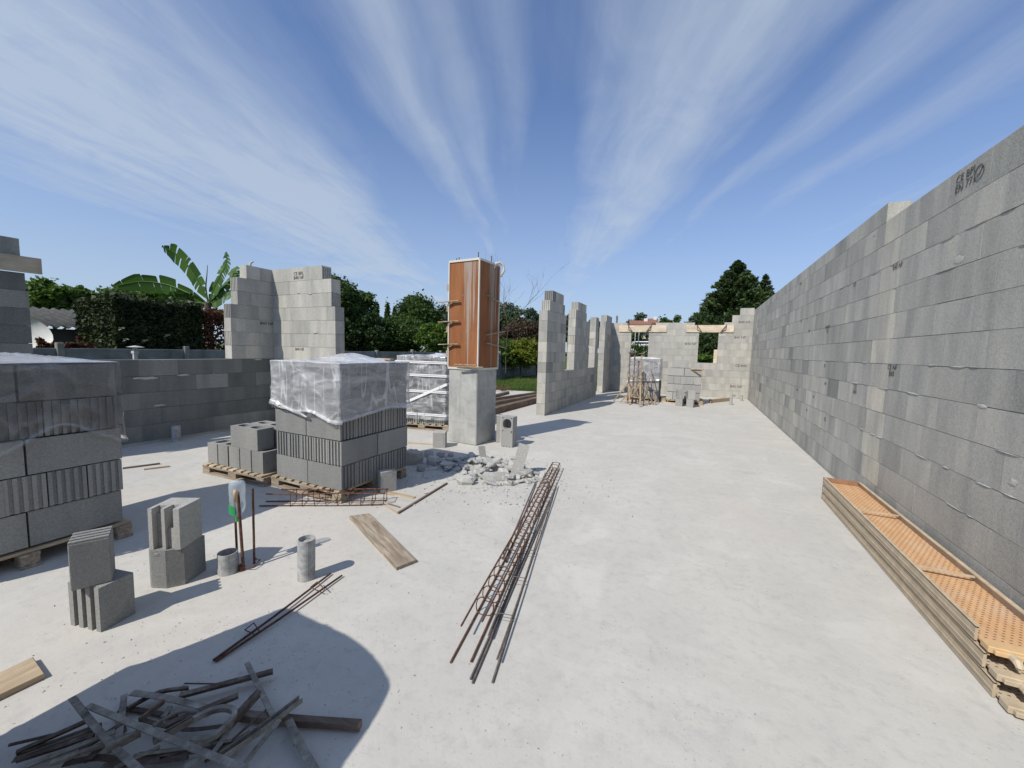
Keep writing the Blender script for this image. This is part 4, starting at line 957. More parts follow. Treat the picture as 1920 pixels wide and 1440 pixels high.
for i, (x, y, s_) in enumerate(((775, 868, .28), (805, 855, .14), (812, 870, .18), (826, 857, .12), (790, 882, .12), (845, 856, .1), (778, 850, .1))):
    q = G(x, y); chunk(q.x, q.y, 0, s_ * 1.2, s_, s_ * .6, (.1, .1, ru(0, 3)), 'broken piece of concrete block in the shadow behind the middle pallet', 'rubble in the shadow')
mb = MB()
for i in range(5200):
    u_ = rnd()
    if u_ < .35:
        x = random.gauss(cx0 + .1, .65); y = random.gauss(cy0 - .15, .5); s_ = ru(.004, .022)
    elif u_ < .6: x = ru(-4, .5); y = ru(.6, 5); s_ = ru(.002, .009)
    elif u_ < .7: x = 1.74 - abs(random.gauss(0, .07)); y = ru(2, 16); s_ = ru(.004, .014)
    elif u_ < .82: x = random.gauss(-1.9, .5); y = random.gauss(1.15, .35); s_ = ru(.002, .007)
    else: x = ru(-2.6, 1.3); y = ru(.6, 3.2); s_ = ru(.0015, .0045)
    vs = [(x + ru(-s_, s_) , y + ru(-s_, s_), 0 if k < 3 else s_ * ru(.4, 1.1)) for k in range(4)]
    mb.add(vs, [(0, 1, 2), (0, 1, 3), (1, 2, 3), (2, 0, 3)])
tag(mb.build('grit', M_RUBBLE), 'loose concrete grit and crumbs scattered over the slab and round the rubble', 'grit', None, 'stuff')
# ------------------------------------------------------------------ scaffold decks along the right wall
def deck(z, y0, y1, label, m):
    t_ = thing('scaffold_deck', label, 'scaffold deck', (1.535, (y0 + y1) / 2, z), group='stacked perforated decks')
    l = (y1 - y0) / 2; w = .165
    mb = MB(); mb.box(-w + .014, -l + .06, .014, w - .014, l - .016, .026); mb.build('panel', m, t_)
    for s_ in (-1, 1):
        mb = MB(); x = s_ * w; mb.box(min(x, x - s_ * .012), -l + .12, .003, max(x, x - s_ * .012), l, .076); mb.box(min(x, x - s_ * .026), -l + .12, .070, max(x, x - s_ * .022), l, .0765)
        mb.box(min(x, x + s_ * .004), -l + .12, .03, max(x, x + s_ * .004), l, .04)
        mb.build('side_rail', M_RAIL, t_)
    mb = MB(); mb.box(-w, l - .014, .0, w, l, .078); mb.build('end_beam', M_BROWNBEAM, t_)
    mb = MB(); mb.box(-w + .004, -l + .02, .006, w - .004, -l + .085, .040, ch=.004); mb.box(-w + .02, -l, .010, w - .02, -l + .0195, .034, ch=.003); mb.build('end_beam', M_LIP if m is M_DECK else M_RAIL, t_)
    for x in (-.085, .085): mb = MB(); mb.tube([(x, -l + .03, .02), (x, -l - .03, .018), (x, -l - .045, .003), (x, -l - .035, -.008 if z > .01 else .006)], [.018, .018, .014, .008], 8); mb.build('hook', M_RAIL, t_)
    for y in (-.44, .30): mb = MB(); mb.box(-w + .027, y * 2 * l / 2 - .008, .060, w - .027, y * 2 * l / 2 + .008, .069); mb.build('cross_bar', M_RAIL, t_)
deck(.002, 2.47, 5.5, 'lowest of three stacked perforated decks against the right wall', M_DECKP)
deck(.088, 2.56, 5.5, 'middle one of three stacked perforated decks against the right wall', M_DECKP)
deck(.174, 2.64, 5.5, 'topmost bright orange perforated deck in the stack against the right wall', M_DECK)
# ------------------------------------------------------------------ scrap pile in the foreground shadow
SC = [  # pixel path, width, height, z, material, kind, label
 ([(463, 1243), (512, 1342)], .034, .006, .05, 0, 'flat', 'pale flat steel strip leaning over the scrap pile, its top end highest'),
 ([(541, 1355), (562, 1400), (592, 1452)], .036, .03, .02, 0, 'ang', 'short steel angle at the pile bottom right, its end in sunlight'),
 ([(337, 1308), (511, 1262)], .03, .03, .02, 1, 'ang', 'dark steel angle crossing under the pale strip at the top of the pile'),
 ([(339, 1302), (346, 1281), (417, 1282)], .006, .006, .0, 1, 'rod', 'thin bent rod forming an open corner above the scrap pile'),
 ([(310, 1364), (447, 1307)], .03, .03, .05, 1, 'ang', 'dark steel angle directly above the bent loop strip'),
 ([(300, 1385), (360, 1350), (399, 1332), (425, 1328), (440, 1336), (430, 1355), (403, 1379), (380, 1387), (358, 1388)], .022, .02, .08, 0, 'flat', 'strip bent into a long loop in the middle of the scrap pile'),
 ([(485, 1299), (404, 1388)], .03, .028, .04, 1, 'ang', 'dark angle running down right of the looped strip'),
 ([(564, 1310), (488, 1368), (414, 1418)], .034, .02, .07, 0, 'u', 'grooved steel channel crossing the right half of the pile'),
 ([(524, 1350), (452, 1440)], .030, .006, .09, 0, 'flat', 'flat strip branching down from the grooved channel'),
 ([(451, 1342), (560, 1352), (676, 1360)], .035, .03, .012, 2, 'bat', 'brown wooden batten sticking out right of the pile into the sun'),
 ([(165, 1323), (300, 1378), (462, 1442)], .036, .006, .12, 0, 'flat', 'longest pale strip lying diagonally over the whole scrap pile'),
 ([(135, 1308), (172, 1355), (214, 1402), (264, 1446)], .036, .006, .10, 3, 'flat', 'greenish strip crossing the longest one at the left of the pile'),
 ([(17, 1397), (110, 1375)], .014, .012, .03, 1, 'rod', 'thin dark rod at the far left top of the scrap pile'),
 ([(30, 1414), (172, 1350)], .022, .02, .05, 1, 'ang', 'dark angle second from top at the left of the pile'),
 ([(34, 1420), (190, 1362)], .03, .02, .035, 0, 'u', 'grey channel between two dark angles at the left of the pile'),
 ([(26, 1430), (175, 1383)], .035, .03, .02, 1, 'ang', 'broad dark angle low at the left of the scrap pile'),
 ([(50, 1440), (215, 1375)], .028, .02, .05, 0, 'ang', 'rust-edged angle lowest at the left of the pile'),
 ([(165, 1428), (200, 1394)], .032, .02, .04, 1, 'ang', 'short round-ended dark piece between the left strips'),
 ([(199, 1407), (264, 1373)], .014, .03, .09, 0, 'flat', 'short upright strip hooked behind the greenish strip'),
 ([(233, 1303), (228, 1345), (222, 1388)], .036, .006, .03, 0, 'flat', 'pale strip seen end-on pointing away at the top left of the pile'),
 ([(247, 1304), (307, 1313), (384, 1331)], .034, .03, .03, 0, 'ang', 'wide angle across the top of the pile with rusty underside'),
 ([(307, 1315), (261, 1351)], .012, .02, .05, 2, 'bat', 'thin tan batten slanting under the wide top angle'),
 ([(319, 1325), (306, 1345)], .03, .006, .04, 0, 'flat', 'short pale offcut below the wide top angle'),
 ([(287, 1361), (330, 1336), (352, 1332), (374, 1337)], .018, .018, .07, 0, 'tube', 'bent grey tube left of the looped strip'),
 ([(287, 1390), (362, 1347)], .024, .02, .09, 0, 'u', 'grey channel end poking out above the longest strip'),
 ([(251, 1416), (360, 1402), (434, 1388)], .012, .014, .05, 0, 'tube', 'thin pale tube under the looped strip'),
 ([(255, 1424), (420, 1404)], .04, .025, .02, 1, 'ang', 'broad dark angle at the bottom centre of the pile'),
 ([(190, 1442), (350, 1424)], .03, .02, .03, 1, 'ang', 'dark rusty angle lowest in the centre of the pile'),
 ([(232, 1372), (228, 1330), (330, 1345)], .03, .01, .01, 1, 'flat', 'rust-brown plate edge under the wide top angle'),
 ([(215, 1440), (300, 1400)], .016, .012, .05, 0, 'tube', 'thin grey tube at the bottom left of the pile'),
 ([(385, 1430), (470, 1376)], .03, .02, .03, 1, 'ang', 'dark angle hidden under the grooved channel'),
 ([(150, 1410), (240, 1352)], .022, .02, .02, 1, 'ang', 'dark angle in the shade under the greenish strip'),
 ([(95, 1432), (205, 1392), (262, 1372)], .02, .012, .065, 0, 'flat', 'narrow pale strip low across the left half of the pile'),
 ([(240, 1330), (298, 1300), (352, 1292)], .018, .02, .02, 1, 'ang', 'short rusty angle behind the wide top angle'),
 ([(300, 1425), (388, 1395), (450, 1398)], .02, .02, .03, 1, 'ang', 'low rusty angle beneath the end of the longest strip'),
 ([(345, 1436), (402, 1408), (436, 1352)], .022, .006, .055, 0, 'flat', 'twisted pale strip between the loop and the grooved channel'),
 ([(120, 1436), (190, 1424), (240, 1436)], .03, .02, .02, 1, 'ang', 'dark angle end at the very bottom left of the pile'),
 ([(430, 1392), (500, 1330)], .012, .012, .035, 1, 'rod', 'thin rusty rod under the grooved channel'),
 ([(268, 1352), (345, 1370), (420, 1363)], .02, .014, .03, 1, 'ang', 'rusty angle lying inside the looped strip'),
]
for path, w, h, z, mi, kind, lb in SC:
    w *= .62 if kind == 'flat' and w > .025 else .82
    m = (M_SCRAP, M_SCRAPR, M_OLDWOODX, M_SCRAP)[mi]; pts = [G(x, y, z + .01 * i * 0 + h / 2) for i, (x, y) in enumerate(path)]
    c = sum(pts, Vector()) / len(pts); c.z = 0; P = [p - c for p in pts]
    if len(P) > 2 and kind in ('flat', 'u', 'ang', 'bat'):   # smooth the bends
        Q = []
        for i in range(len(P) - 1):
            p0, p1, p2, p3 = P[max(i - 1, 0)], P[i], P[i + 1], P[min(i + 2, len(P) - 1)]
            for k in range(4):
                t1_ = k / 4; Q.append(.5 * ((2 * p1) + (p2 - p0) * t1_ + (2 * p0 - 5 * p1 + 4 * p2 - p3) * t1_ ** 2 + (3 * p1 - p0 - 3 * p2 + p3) * t1_ ** 3))
        Q.append(P[-1]); P = Q
    mb = MB()
    def sweep(prof):
        n = len(prof); vs = []
        for i, p in enumerate(P):
            d = (P[min(i + 1, len(P) - 1)] - P[max(i - 1, 0)]).normalized(); s_ = d.cross(Vector((0, 0, 1))).normalized(); u = s_.cross(d)
            vs += [p + s_ * x + u * y for x, y in prof]
        fs = [(i * n + k, i * n + (k + 1) % n, (i + 1) * n + (k + 1) % n, (i + 1) * n + k) for i in range(len(P) - 1) for k in range(n)]
        tr_ = tessellate_polygon([[Vector((x, y, 0)) for x, y in prof]])
        fs += [tuple(t3) for t3 in tr_] + [tuple((len(P) - 1) * n + i for i in t3) for t3 in tr_]
        mb.add(vs, fs)
    e = .0035
    if kind in ('flat', 'bat'): sweep([(-w / 2, -h / 2), (w / 2, -h / 2), (w / 2, h / 2), (-w / 2, h / 2)])
    elif kind == 'ang': sweep([(-w / 2, -h / 2), (-w / 2 + e, -h / 2), (-w / 2 + e, h / 2 - e), (w / 2, h / 2 - e), (w / 2, h / 2), (-w / 2, h / 2)])
    elif kind == 'u': sweep([(-w / 2, h / 2), (-w / 2, -h / 2), (w / 2, -h / 2), (w / 2, h / 2), (w / 2 - e, h / 2), (w / 2 - e, -h / 2 + e), (-w / 2 + e, -h / 2 + e), (-w / 2 + e, h / 2)])
    else: mb.tube(P, w / 2, 8)
    tag(mb.build('wooden_batten' if kind == 'bat' else ('steel_rod' if kind in ('rod', 'tube') else 'steel_strip'), m, None, False, c), lb, 'batten' if kind == 'bat' else 'scrap steel', 'pieces of the scrap pile')
# ------------------------------------------------------------------ boundary fence
XF = -11.0
t_ = thing('panel_fence', 'weathered grey concrete panel fence running behind the site on the left', 'fence', (XF, 15, ZG))
yy = -3.0; nb = 0; slabs = MB()
while yy < 42:
    for k in range(5):
        j = ru(-.008, .008); slabs.box(-.02 + j, yy - 15 + .05, .02 + k * .325, .02 + j, yy - 15 + 2.0, .02 + (k + 1) * .325 - .012, ch=.006)
    mb = MB(); mb.box(-.06, yy - 15 - .05, 0, .06, yy - 15 + .05, 1.68 + ru(0, .06), ch=.01); mb.build('fence_post', M_FENCEP, t_); yy += 2.05
slabs.build('panel', M_FENCE, t_)
# small post with a flat cap in front of the fence
mb = MB(); q = AT(253, 660, 8.0); mb.box(-.03, -.03, 0, .03, .03, 1.60 - ZG - .0); mb.box(-.07, -.05, 1.50, .07, .05, 1.56); mb.prism([(-.2, -.08), (.2, -.08), (.22, .08), (-.2, .08)], 1.66 - .0, 1.69)
zt = AT(253, 648, 8.0).z
mb = MB(); hgt = zt - ZG; mb.box(-.03, -.03, 0, .03, .03, hgt - .02); mb.box(-.06, -.04, hgt - .16, .06, .04, hgt - .11); mb.add([(-.10, -.1, hgt - .03), (.16, -.1, hgt - .03), (.16, .1, hgt - .03), (-.10, .1, hgt - .03), (-.02, 0, hgt + .0), (.06, 0, hgt + .0)], [(0, 1, 5, 4), (2, 3, 4, 5), (1, 2, 5), (3, 0, 4), (3, 2, 1, 0)])
tag(mb.build('capped_post', M_POLE, None, False, (q.x, q.y, ZG)), 'small post with a pale flat cap standing before the dark hedge', 'post')
# ------------------------------------------------------------------ foliage
def leafcloud(mb, cx, cy, cz, rx, ry, rz, n, size, clump=.0, shape='ball', tb=0.0):
    """n small leaves through an uneven volume; brightness comes only from leaf kind (tone)"""
    nc = max(6, int(n / 90)); cl = []
    for _ in range(nc):
        while True:
            x, y, z = ru(-1, 1), ru(-1, 1), ru(-1, 1)
            r2 = x * x + y * y + z * z
            if r2 < 1 and (r2 > .25 or rnd() < .4): break
        s_ = ru(.16, .34)
        if shape == 'cone': k = (1 - z) / 2 * .93 + .07; x *= k; y *= k
        cl.append((x, y, z, s_, rnd()))
    for i in range(n):
        c = cl[i % nc]
        dx, dy, dz = random.gauss(0, .5), random.gauss(0, .5), random.gauss(0, .42)
        p = Vector((cx + (c[0] + dx * c[3]) * rx, cy + (c[1] + dy * c[3]) * ry, cz + (c[2] + dz * c[3]) * rz))
        a = Vector((random.gauss(0, 1), random.gauss(0, 1), random.gauss(0, .7))).normalized(); b_ = a.cross(Vector((random.gauss(0, 1), random.gauss(0, 1), random.gauss(0, 1) + .4))).normalized()
        s_ = size * ru(.6, 1.35); a = a * s_; b_ = b_ * s_ * .55
        o = len(mb.v); mb.v.extend([tuple(p - a), tuple(p + b_ - a * .1), tuple(p + a), tuple(p - b_ - a * .1)]); mb.f.append((o, o + 1, o + 2, o + 3)); mb.t.append(min(1, max(0, c[4] * .55 + rnd() * .45 + tb)))
def tree(name, label, px, ytop, wpx, depth, m, n=9000, size=.09, shape='ball', ybot=None, cat='tree', group='trees beyond the fence', trunk=True, ry=None):
    base = AT(px, 655, depth); d2 = base; top = AT(px, ytop, depth).z; rx = wpx / 2 * depth / F_PX
    zb_ = AT(px, ybot, depth).z if ybot else (ZG + (top - ZG) * .12)
    t_ = thing(name, label, cat, (base.x, base.y, ZG), (0, 0, 0), group); h = top - ZG
    zc_ = (top + zb_) / 2 - ZG; rz_ = (top - zb_) / 2
    if trunk:
        mb = MB(); r0 = max(.05, h * .025); mb.tube([(0, 0, 0), (ru(-.05, .05) * h, ru(-.05, .05) * h, h * .35), (ru(-.08, .08) * h, 0, h * .65), (0, 0, h * .9)], [r0, r0 * .75, r0 * .5, r0 * .15], 8)
        for k in range(7):
            a = k * 2.4; z = h * (.25 + .08 * k); mb.tube([(0, 0, z), (math.cos(a) * rx * .4, math.sin(a) * rx * .4, z + h * .08), (math.cos(a) * rx * .75, math.sin(a) * rx * .75, z + h * .16)], [r0 * .45, r0 * .3, r0 * .08], 6)
        mb.build('trunk', M_BARK, t_)
    mb = MB(); leafcloud(mb, 0, 0, zc_, rx * .95, (ry or rx) * .95, rz_ * .95, n, size, shape=shape); mb.build('crown', m, t_); return t_
def conifer(name, label, px, ytop, wpx, depth, m, n, size, group='trees beyond the far wall'):
    base = AT(px, 655, depth); top = AT(px, ytop, depth).z; R = wpx / 2 * depth / F_PX; h = top - ZG; sd0 = px
    t_ = thing(name, label, 'tree', (base.x, base.y, ZG), (0, 0, 0), group)
    mb = MB(); mb.tube([(0, 0, 0), (0, 0, h * .5), (0, 0, h * .97)], [.22, .14, .02], 8)
    for k in range(40):
        z = h * (.12 + .8 * k / 40); a = k * 2.4; r = R * (1 - z / h) * .8; mb.tube([(0, 0, z), (math.cos(a) * r, math.sin(a) * r, z + r * .25)], [.03, .006], 4)
    mb.build('trunk', M_BARK, t_)
    mb = MB(); tips = []
    for k in range(560):
        t = rnd() ** 1.15; a = ru(0, 6.28); z = h * (.06 + .93 * t); rr = R * ((1 - t) ** .95 + .03) * ru(.8, 1.06); tips.append((a, z, rr, rnd()))
    for k in range(5): tips.append((ru(0, 6.28), h * ru(.96, 1.0), R * .02 * rnd(), rnd()))
    per = n // len(tips)
    for a, z, rr, tn in tips:
        d = Vector((math.cos(a), math.sin(a), .35)).normalized()
        for q_i in range(per):
            s_ = rnd() ** .6; p = Vector((math.cos(a) * rr * s_, math.sin(a) * rr * s_, z - rr * .18 * (1 - s_))) + Vector((random.gauss(0, 1), random.gauss(0, 1), random.gauss(0, .8))) * (.10 + .22 * (1.05 - s_)) * (rr * .33 + .06)
            if p.z > h: p.z = h - rnd() * .3; p.x *= .3; p.y *= .3
            a3 = (d + Vector((random.gauss(0, .6), random.gauss(0, .6), random.gauss(.2, .5)))).normalized(); b3 = a3.cross(Vector((random.gauss(0, 1), random.gauss(0, 1), random.gauss(0, 1)))).normalized()
            l_ = size * ru(.6, 1.5); a3 = a3 * l_; b3 = b3 * l_ * .33; o = len(mb.v); mb.v.extend([tuple(p - a3), tuple(p + b3), tuple(p + a3), tuple(p - b3)]); mb.f.append((o, o + 1, o + 2, o + 3)); mb.t.append(min(1, max(0, tn * .6 + rnd() * .4)))
    mb.build('crown', m, t_); return t_
def hedge(name, label, x0, x1, y0, y1, z1, m, n, size, cat='hedge', wav=.12):
    mb = MB()
    for i in range(n):
        f = rnd()
        x, y, z = ru(x0, x1), ru(y0, y1), ru(ZG, z1)
        if f < .42: x = x1 - abs(random.gauss(0, .10))
        elif f < .62: z = z1 + random.gauss(0, wav * .6) - .04
        elif f < .75: y = y0 + abs(random.gauss(0, .1))
        elif f < .85: y = y1 - abs(random.gauss(0, .1))
        z += wav * noise.noise(Vector((x, y * 1.4, 3)))
        a = Vector((random.gauss(0, 1), random.gauss(0, 1), random.gauss(0, 1))).normalized(); b_ = a.cross(Vector((random.gauss(0, 1), random.gauss(0, 1), random.gauss(0, 1)))).normalized(); s_ = size * ru(.5, 1.3)
        p = Vector((x, y, z)); a *= s_; b_ *= s_ * .6; o = len(mb.v); mb.v.extend([tuple(p - a), tuple(p + b_), tuple(p + a), tuple(p - b_)]); mb.f.append((o, o + 1, o + 2, o + 3)); mb.t.append(min(1, max(0, .5 + .5 * noise.noise(Vector((x * 2, y * 2, z * 2))) + ru(-.35, .35))))
    c = Vector(((x0 + x1) / 2, (y0 + y1) / 2, 0)); mb.v = [(a - c.x, b_ - c.y, z_) for a, b_, z_ in mb.v]
    t_ = thing(name, label, cat, (c.x, c.y, 0)); mb.build('foliage', m, t_)
    mb = MB(); k = y0 + .3
    while k < y1: mb.tube([(0, k - c.y, ZG), (ru(-.1, .1), k - c.y, z1 * .5), (ru(-.2, .2), k - c.y + ru(-.1, .1), z1 * .8)], [.05, .035, .012], 6); k += .7
    mb.build('stem', M_BARK, t_)
y_l = PX(-11.4, 212, 600).y; y_m = PX(-11.5, 372, 600).y; y_r = PX(-11.5, 455, 600).y
hedge('hedge', 'tall dark clipped hedge behind the fence on the left', -13.3, -11.35, y_l, y_m, 2.47, L_HEDGE, 42000, .055)
hedge('hedge', 'lower reddish hedge adjoining the dark hedge, left of the corner tower', -12.9, -11.4, y_m + .05, y_r + 1.5, 2.38, L_RED, 16000, .05)
# red bedding plants and white blooms by the shed
for i, (px, py, h) in enumerate(((68, 642, .35), (86, 652, .35), (112, 648, .45), (128, 646, .5), (144, 645, .6), (158, 648, .45))):
    q = PX(-11.45, px, py); t_ = thing('red_shrub', 'small red-leaved shrub above the fence, ' + ('under the white canopy', 'right of the canopy edge', 'left of the row before the shed', 'second in the row before the shed', 'tallest in the row before the shed', 'last before the dark hedge')[i], 'shrub', (-11.45, q.y, ZG), group='red shrubs before the shed')
    mb = MB(); leafcloud(mb, 0, 0, q.z - ZG - .1, .16, .16, h * .5, 420, .04); mb.build('foliage', L_RED, t_)
    mb = MB(); mb.tube([(0, 0, 0), (.02, .02, q.z - ZG)], .012, 5); mb.build('stem', M_BARK, t_)
for i, (px, py) in enumerate(((228, 617), (236, 638), (272, 640), (314, 630))):
    q = PX(-11.2, px, py); mb = MB()
    for k in range(16):
        a = k * 2.4; mb.add([(.0, 0, 0), (.05 * math.cos(a), .05 * math.sin(a), .02 + .01 * (k % 3)), (.05 * math.cos(a + .6), .05 * math.sin(a + .6), .03), (.0, 0, .025)], [(0, 1, 2), (0, 2, 3)])
    mb.tube([(0, 0, 0), (-.3, 0, -.05)], .006, 5)
    tag(mb.build('white_flower', plain('white_petals', (.6, .6, .52), .7), None, False, (q.x, q.y, q.z)), ('pale bloom at the top left of the dark hedge face', 'pale bloom above the capped post', 'pale bloom right of the capped post', 'pale bloom in the middle of the dark hedge')[i], 'flower', 'blooms before the hedge')
# ------------------------------------------------------------------ garden shed with corrugated roof
xs0, xs1 = -18.0, -14.2; ys0, ys1 = PX(-14.2, 55, 640).y - 5, PX(-14.2, 235, 640).y
ze = PX(-14.0, 120, 613).z; zr = PX(-17.0, 110, 580).z
t_ = thing('garden_shed', 'low garden shed with grey corrugated roof behind the fence at the left', 'shed', (xs1, (ys0 + ys1) / 2, ZG)); hy = (ys1 - ys0) / 2
mb = MB(); mb.box(xs0 - xs1, -hy, 0, 0, hy, ze - ZG - .05); mb.build('wall', M_SHEDW, t_)
mb = MB(); vs = []; fs = []; nn_ = 260
for i in range(nn_ + 1):
    y = -hy - .2 + (2 * hy + .4) * i / nn_; w = .035 * math.cos(y * 2 * math.pi / .19)
    vs += [(.35, y, ze - ZG + w), (-2.8, y, zr - ZG + w), (.35, y, ze - ZG + w - .012), (-2.8, y, zr - ZG + w - .012)]
for i in range(nn_): a = i * 4; fs += [(a, a + 4, a + 5, a + 1), (a + 2, a + 3, a + 7, a + 6), (a, a + 2, a + 6, a + 4)]
mb.add(vs, fs); mb.build('roof', M_BACK, t_, True)
# white curved canopy in front of the shed
q = AT(62, 625, 8.3); t_ = thing('curved_canopy', 'white curved canopy panel between the left pillar and the shed', 'canopy', (q.x, q.y, q.z))
mb = MB(); vs = []; fs = []; ni, nj = 20, 14
pl = [(57, 598), (66, 600), (76, 604), (86, 611), (94, 619), (99, 628), (100, 637), (96, 645)]
P3 = [AT(x, y, 8.3) - q for x, y in pl]; br = AT(40, 660, 8.3) - q; bk = Vector(FW) * .5
for th in (0, .03):
    for j in range(6):
        for p in P3: s_ = j / 5; c = p * (1 - s_) + br * s_; dr_ = (q + c - Vector((0, 0, EYE))).normalized(); vs.append(c + dr_ * (math.sin(s_ * 2.2) * .45 + th))
k = len(P3)
for th in (0, 1):
    for j in range(5):
        for i in range(k - 1): a = th * 6 * k + j * k + i; fs.append((a, a + 1, a + k + 1, a + k))
for i in range(k - 1): fs.append((i, i + 1, 6 * k + i + 1, 6 * k + i))
mb.add(vs, fs); mb.build('panel', M_WHITE, t_, True)
mb = MB(); mb.tube([(br.x * .6 + bk.x, br.y * .6 + bk.y, ZG - q.z), (br.x * .6 + bk.x * .8, br.y * .6 + bk.y * .8, -.1)], .03, 8); mb.build('post', M_POLE, t_)
# ------------------------------------------------------------------ banana plant
def banana():
    D = 11.8; base = AT(392, 640, D); t_ = thing('banana_plant', 'banana plant with long torn leaves rising behind the clipped hedge', 'plant', (base.x, base.y, ZG))
    mb = MB(); z1 = AT(392, 568, D).z - ZG; mb.tube([(0, 0, 0), (.03, 0, z1 * .6), (0, 0, z1)], [.16, .12, .08], 10); mb.build('trunk', M_BARK, t_)
    o_ = Vector((base.x, base.y, ZG))
    L_ = [ # midrib pixels, max half width, droop normal sign
        ([(388, 560), (372, 528), (350, 495), (328, 474), (303, 463)], .22), ([(388, 568), (350, 548), (310, 533), (262, 528), (212, 538)], .22),
        ([(392, 566), (402, 540), (414, 515), (424, 495), (424, 472)], .20), ([(392, 568), (415, 545), (432, 525), (440, 508), (448, 520)], .18), ([(390, 570), (345, 565), (310, 566), (285, 572)], .2),
        ([(392, 572), (410, 560), (425, 552), (436, 556)], .2), ([(386, 572), (360, 560), (335, 556), (318, 562)], .16), ([(390, 566), (386, 540), (388, 515), (389, 497)], .02)]
    for li, (px, hw_) in enumerate(L_):
        K = [AT(x, y, D + (.5 if li in (1, 3) else -.2) * i / 4) - o_ for i, (x, y) in enumerate(px)]; P = []
        for i in range(len(K) - 1):
            p0, p1, p2, p3 = K[max(i - 1, 0)], K[i], K[i + 1], K[min(i + 2, len(K) - 1)]
            for k_i in range(14): s_ = k_i / 14; P.append(.5 * ((2 * p1) + (p2 - p0) * s_ + (2 * p0 - 5 * p1 + 4 * p2 - p3) * s_ ** 2 + (3 * p1 - p0 - 3 * p2 + p3) * s_ ** 3))
        P.append(K[-1]); n = len(P); mb = MB(); mb.tube(P, [.022 * (1 - i / n) + .006 for i in range(n)], 6, tone=.9)
        if hw_ > .05:
            for sg in (-1, 1):
                i = 2
                while i < n - 1:
                    w_ = random.choice((3, 4, 6, 8, 10)); j = min(n - 1, i + w_); prev = None; dr = ru(.1, .45); tn = ru(.2, .9); row = []
                    for k_i in range(i, j + 1):
                        s_ = k_i / n; ww = 1.35 * hw_ * min(1, s_ * 5) * (1 if s_ < .75 else max(.1, (1 - s_) / .25 * .9 + .1)); d = (P[min(k_i + 1, n - 1)] - P[k_i - 1]).normalized()
                        out_ = d.cross(Vector(FW)).normalized() * sg; o3 = P[k_i] + out_ * ww * .97 * (1 - dr * .45) + Vector((0, 0, -1)) * ww * dr * .6 + Vector(FW) * ww * .45 * (1 if sg > 0 else -1)
                        if k_i == j: o3 = P[k_i] * .15 + o3 * .85 - d * .02
                        row.append((P[k_i], (P[k_i] + o3) / 2 + Vector((0, 0, .02)), o3))
                    for a, b_ in zip(row[:-1], row[1:]): mb.add([a[0], b_[0], b_[1], a[1], b_[2], a[2]], [(0, 1, 2, 3), (3, 2, 4, 5)], tn)
                    i = j + (1 if rnd() < .25 else 0)
        mb.build('leaf', L_BAN, t_)
banana()
# ------------------------------------------------------------------ trees
tree('leafy_tree', 'bright leafy tree behind the shed roof, left one', 108, 527, 85, 15.5, L_LIGHT, 9000, .085, ybot=600)
tree('leafy_tree', 'smaller bright leafy tree behind the shed roof, right one', 160, 545, 60, 15.8, L_LIGHT, 5000, .085, ybot=602)
tree('leafy_tree', 'dark leafy tree beside the left pillar behind the shed', 62, 538, 40, 17, L_MID, 3500, .085, ybot=602)
tree('leafy_tree', 'low greenery directly behind the top of the dark hedge', 285, 541, 130, 16, L_LIGHT, 6000, .07, ybot=580)
tree('large_tree', 'large tree with dark overhanging crown right behind the corner tower', 618, 522, 104, 19, L_MID, 22000, .075, ybot=606)
tree('large_tree', 'dark undergrowth tree below the overhanging crown beside the corner tower', 668, 585, 110, 19.5, L_DARK, 14000, .08, ybot=668)
tree('leafy_tree', 'airy tree edge right of the overhanging crown', 672, 547, 62, 21, L_MID, 7000, .075, ybot=600)
tree('slim_tree', 'slim pointed tree, first of three right of the large crown', 706, 568, 26, 27, L_MID, 3500, .09, shape='cone', ybot=640)
tree('slim_tree', 'slim pointed tree, second of three right of the large crown', 726, 570, 22, 27, L_MID, 3500, .09, shape='cone', ybot=640)
tree('slim_tree', 'slim pointed tree, third of three right of the large crown', 741, 574, 22, 28, L_DARK, 3000, .09, shape='cone', ybot=640)
tree('leafy_tree', 'rounded pale-topped tree behind the strapped stack', 783, 557, 82, 26, L_MID, 16000, .09, ybot=640)
tree('leafy_tree', 'broad green bush in front of the rounded pale-topped tree', 748, 595, 120, 22, L_MID, 20000, .075, ybot=662)
tree('leafy_tree', 'dark green bush low at the left of the broad green bush', 700, 606, 70, 22, L_DARK, 9000, .075, ybot=664)
tree('leafy_tree', 'yellow-green bush just left of the orange formwork', 815, 605, 70, 21, L_LIGHT, 9000, .07, ybot=664)
tree('leafy_tree', 'dark bush between the formwork and the pier wall', 940, 583, 76, 30, L_DARK, 11000, .1, ybot=672)
tree('copper_bush', 'brownish copper-leaved bush right of the orange formwork', 975, 600, 86, 27, L_BROWN, 15000, .08, ybot=672)
tree('copper_bush', 'second copper-leaved bush touching the pier wall', 1010, 606, 40, 26.5, L_BROWN, 5000, .08, ybot=655)
tree('yellow_bush', 'low yellow-green bush just above the fence beside the pier wall', 985, 634, 70, 25, L_YEL, 7000, .07, ybot=690, cat='bush', trunk=False)
tree('yellow_bush', 'low green bush above the fence right of the formwork', 945, 636, 60, 25, L_LIGHT, 6000, .07, ybot=690, cat='bush', trunk=False)
tree('distant_wood_tree', 'dark rounded distant tree mass right of the formwork', 950, 572, 90, 85, L_FAR, 9000, .35, ybot=640)
tree('distant_wood_tree', 'distant dark tree just left of the pier wall tops', 995, 580, 34, 80, L_FAR, 3500, .3, ybot=640)
tree('distant_wood_tree', 'distant tree line visible left of the formwork', 838, 577, 60, 85, L_FAR, 6000, .35, ybot=640)
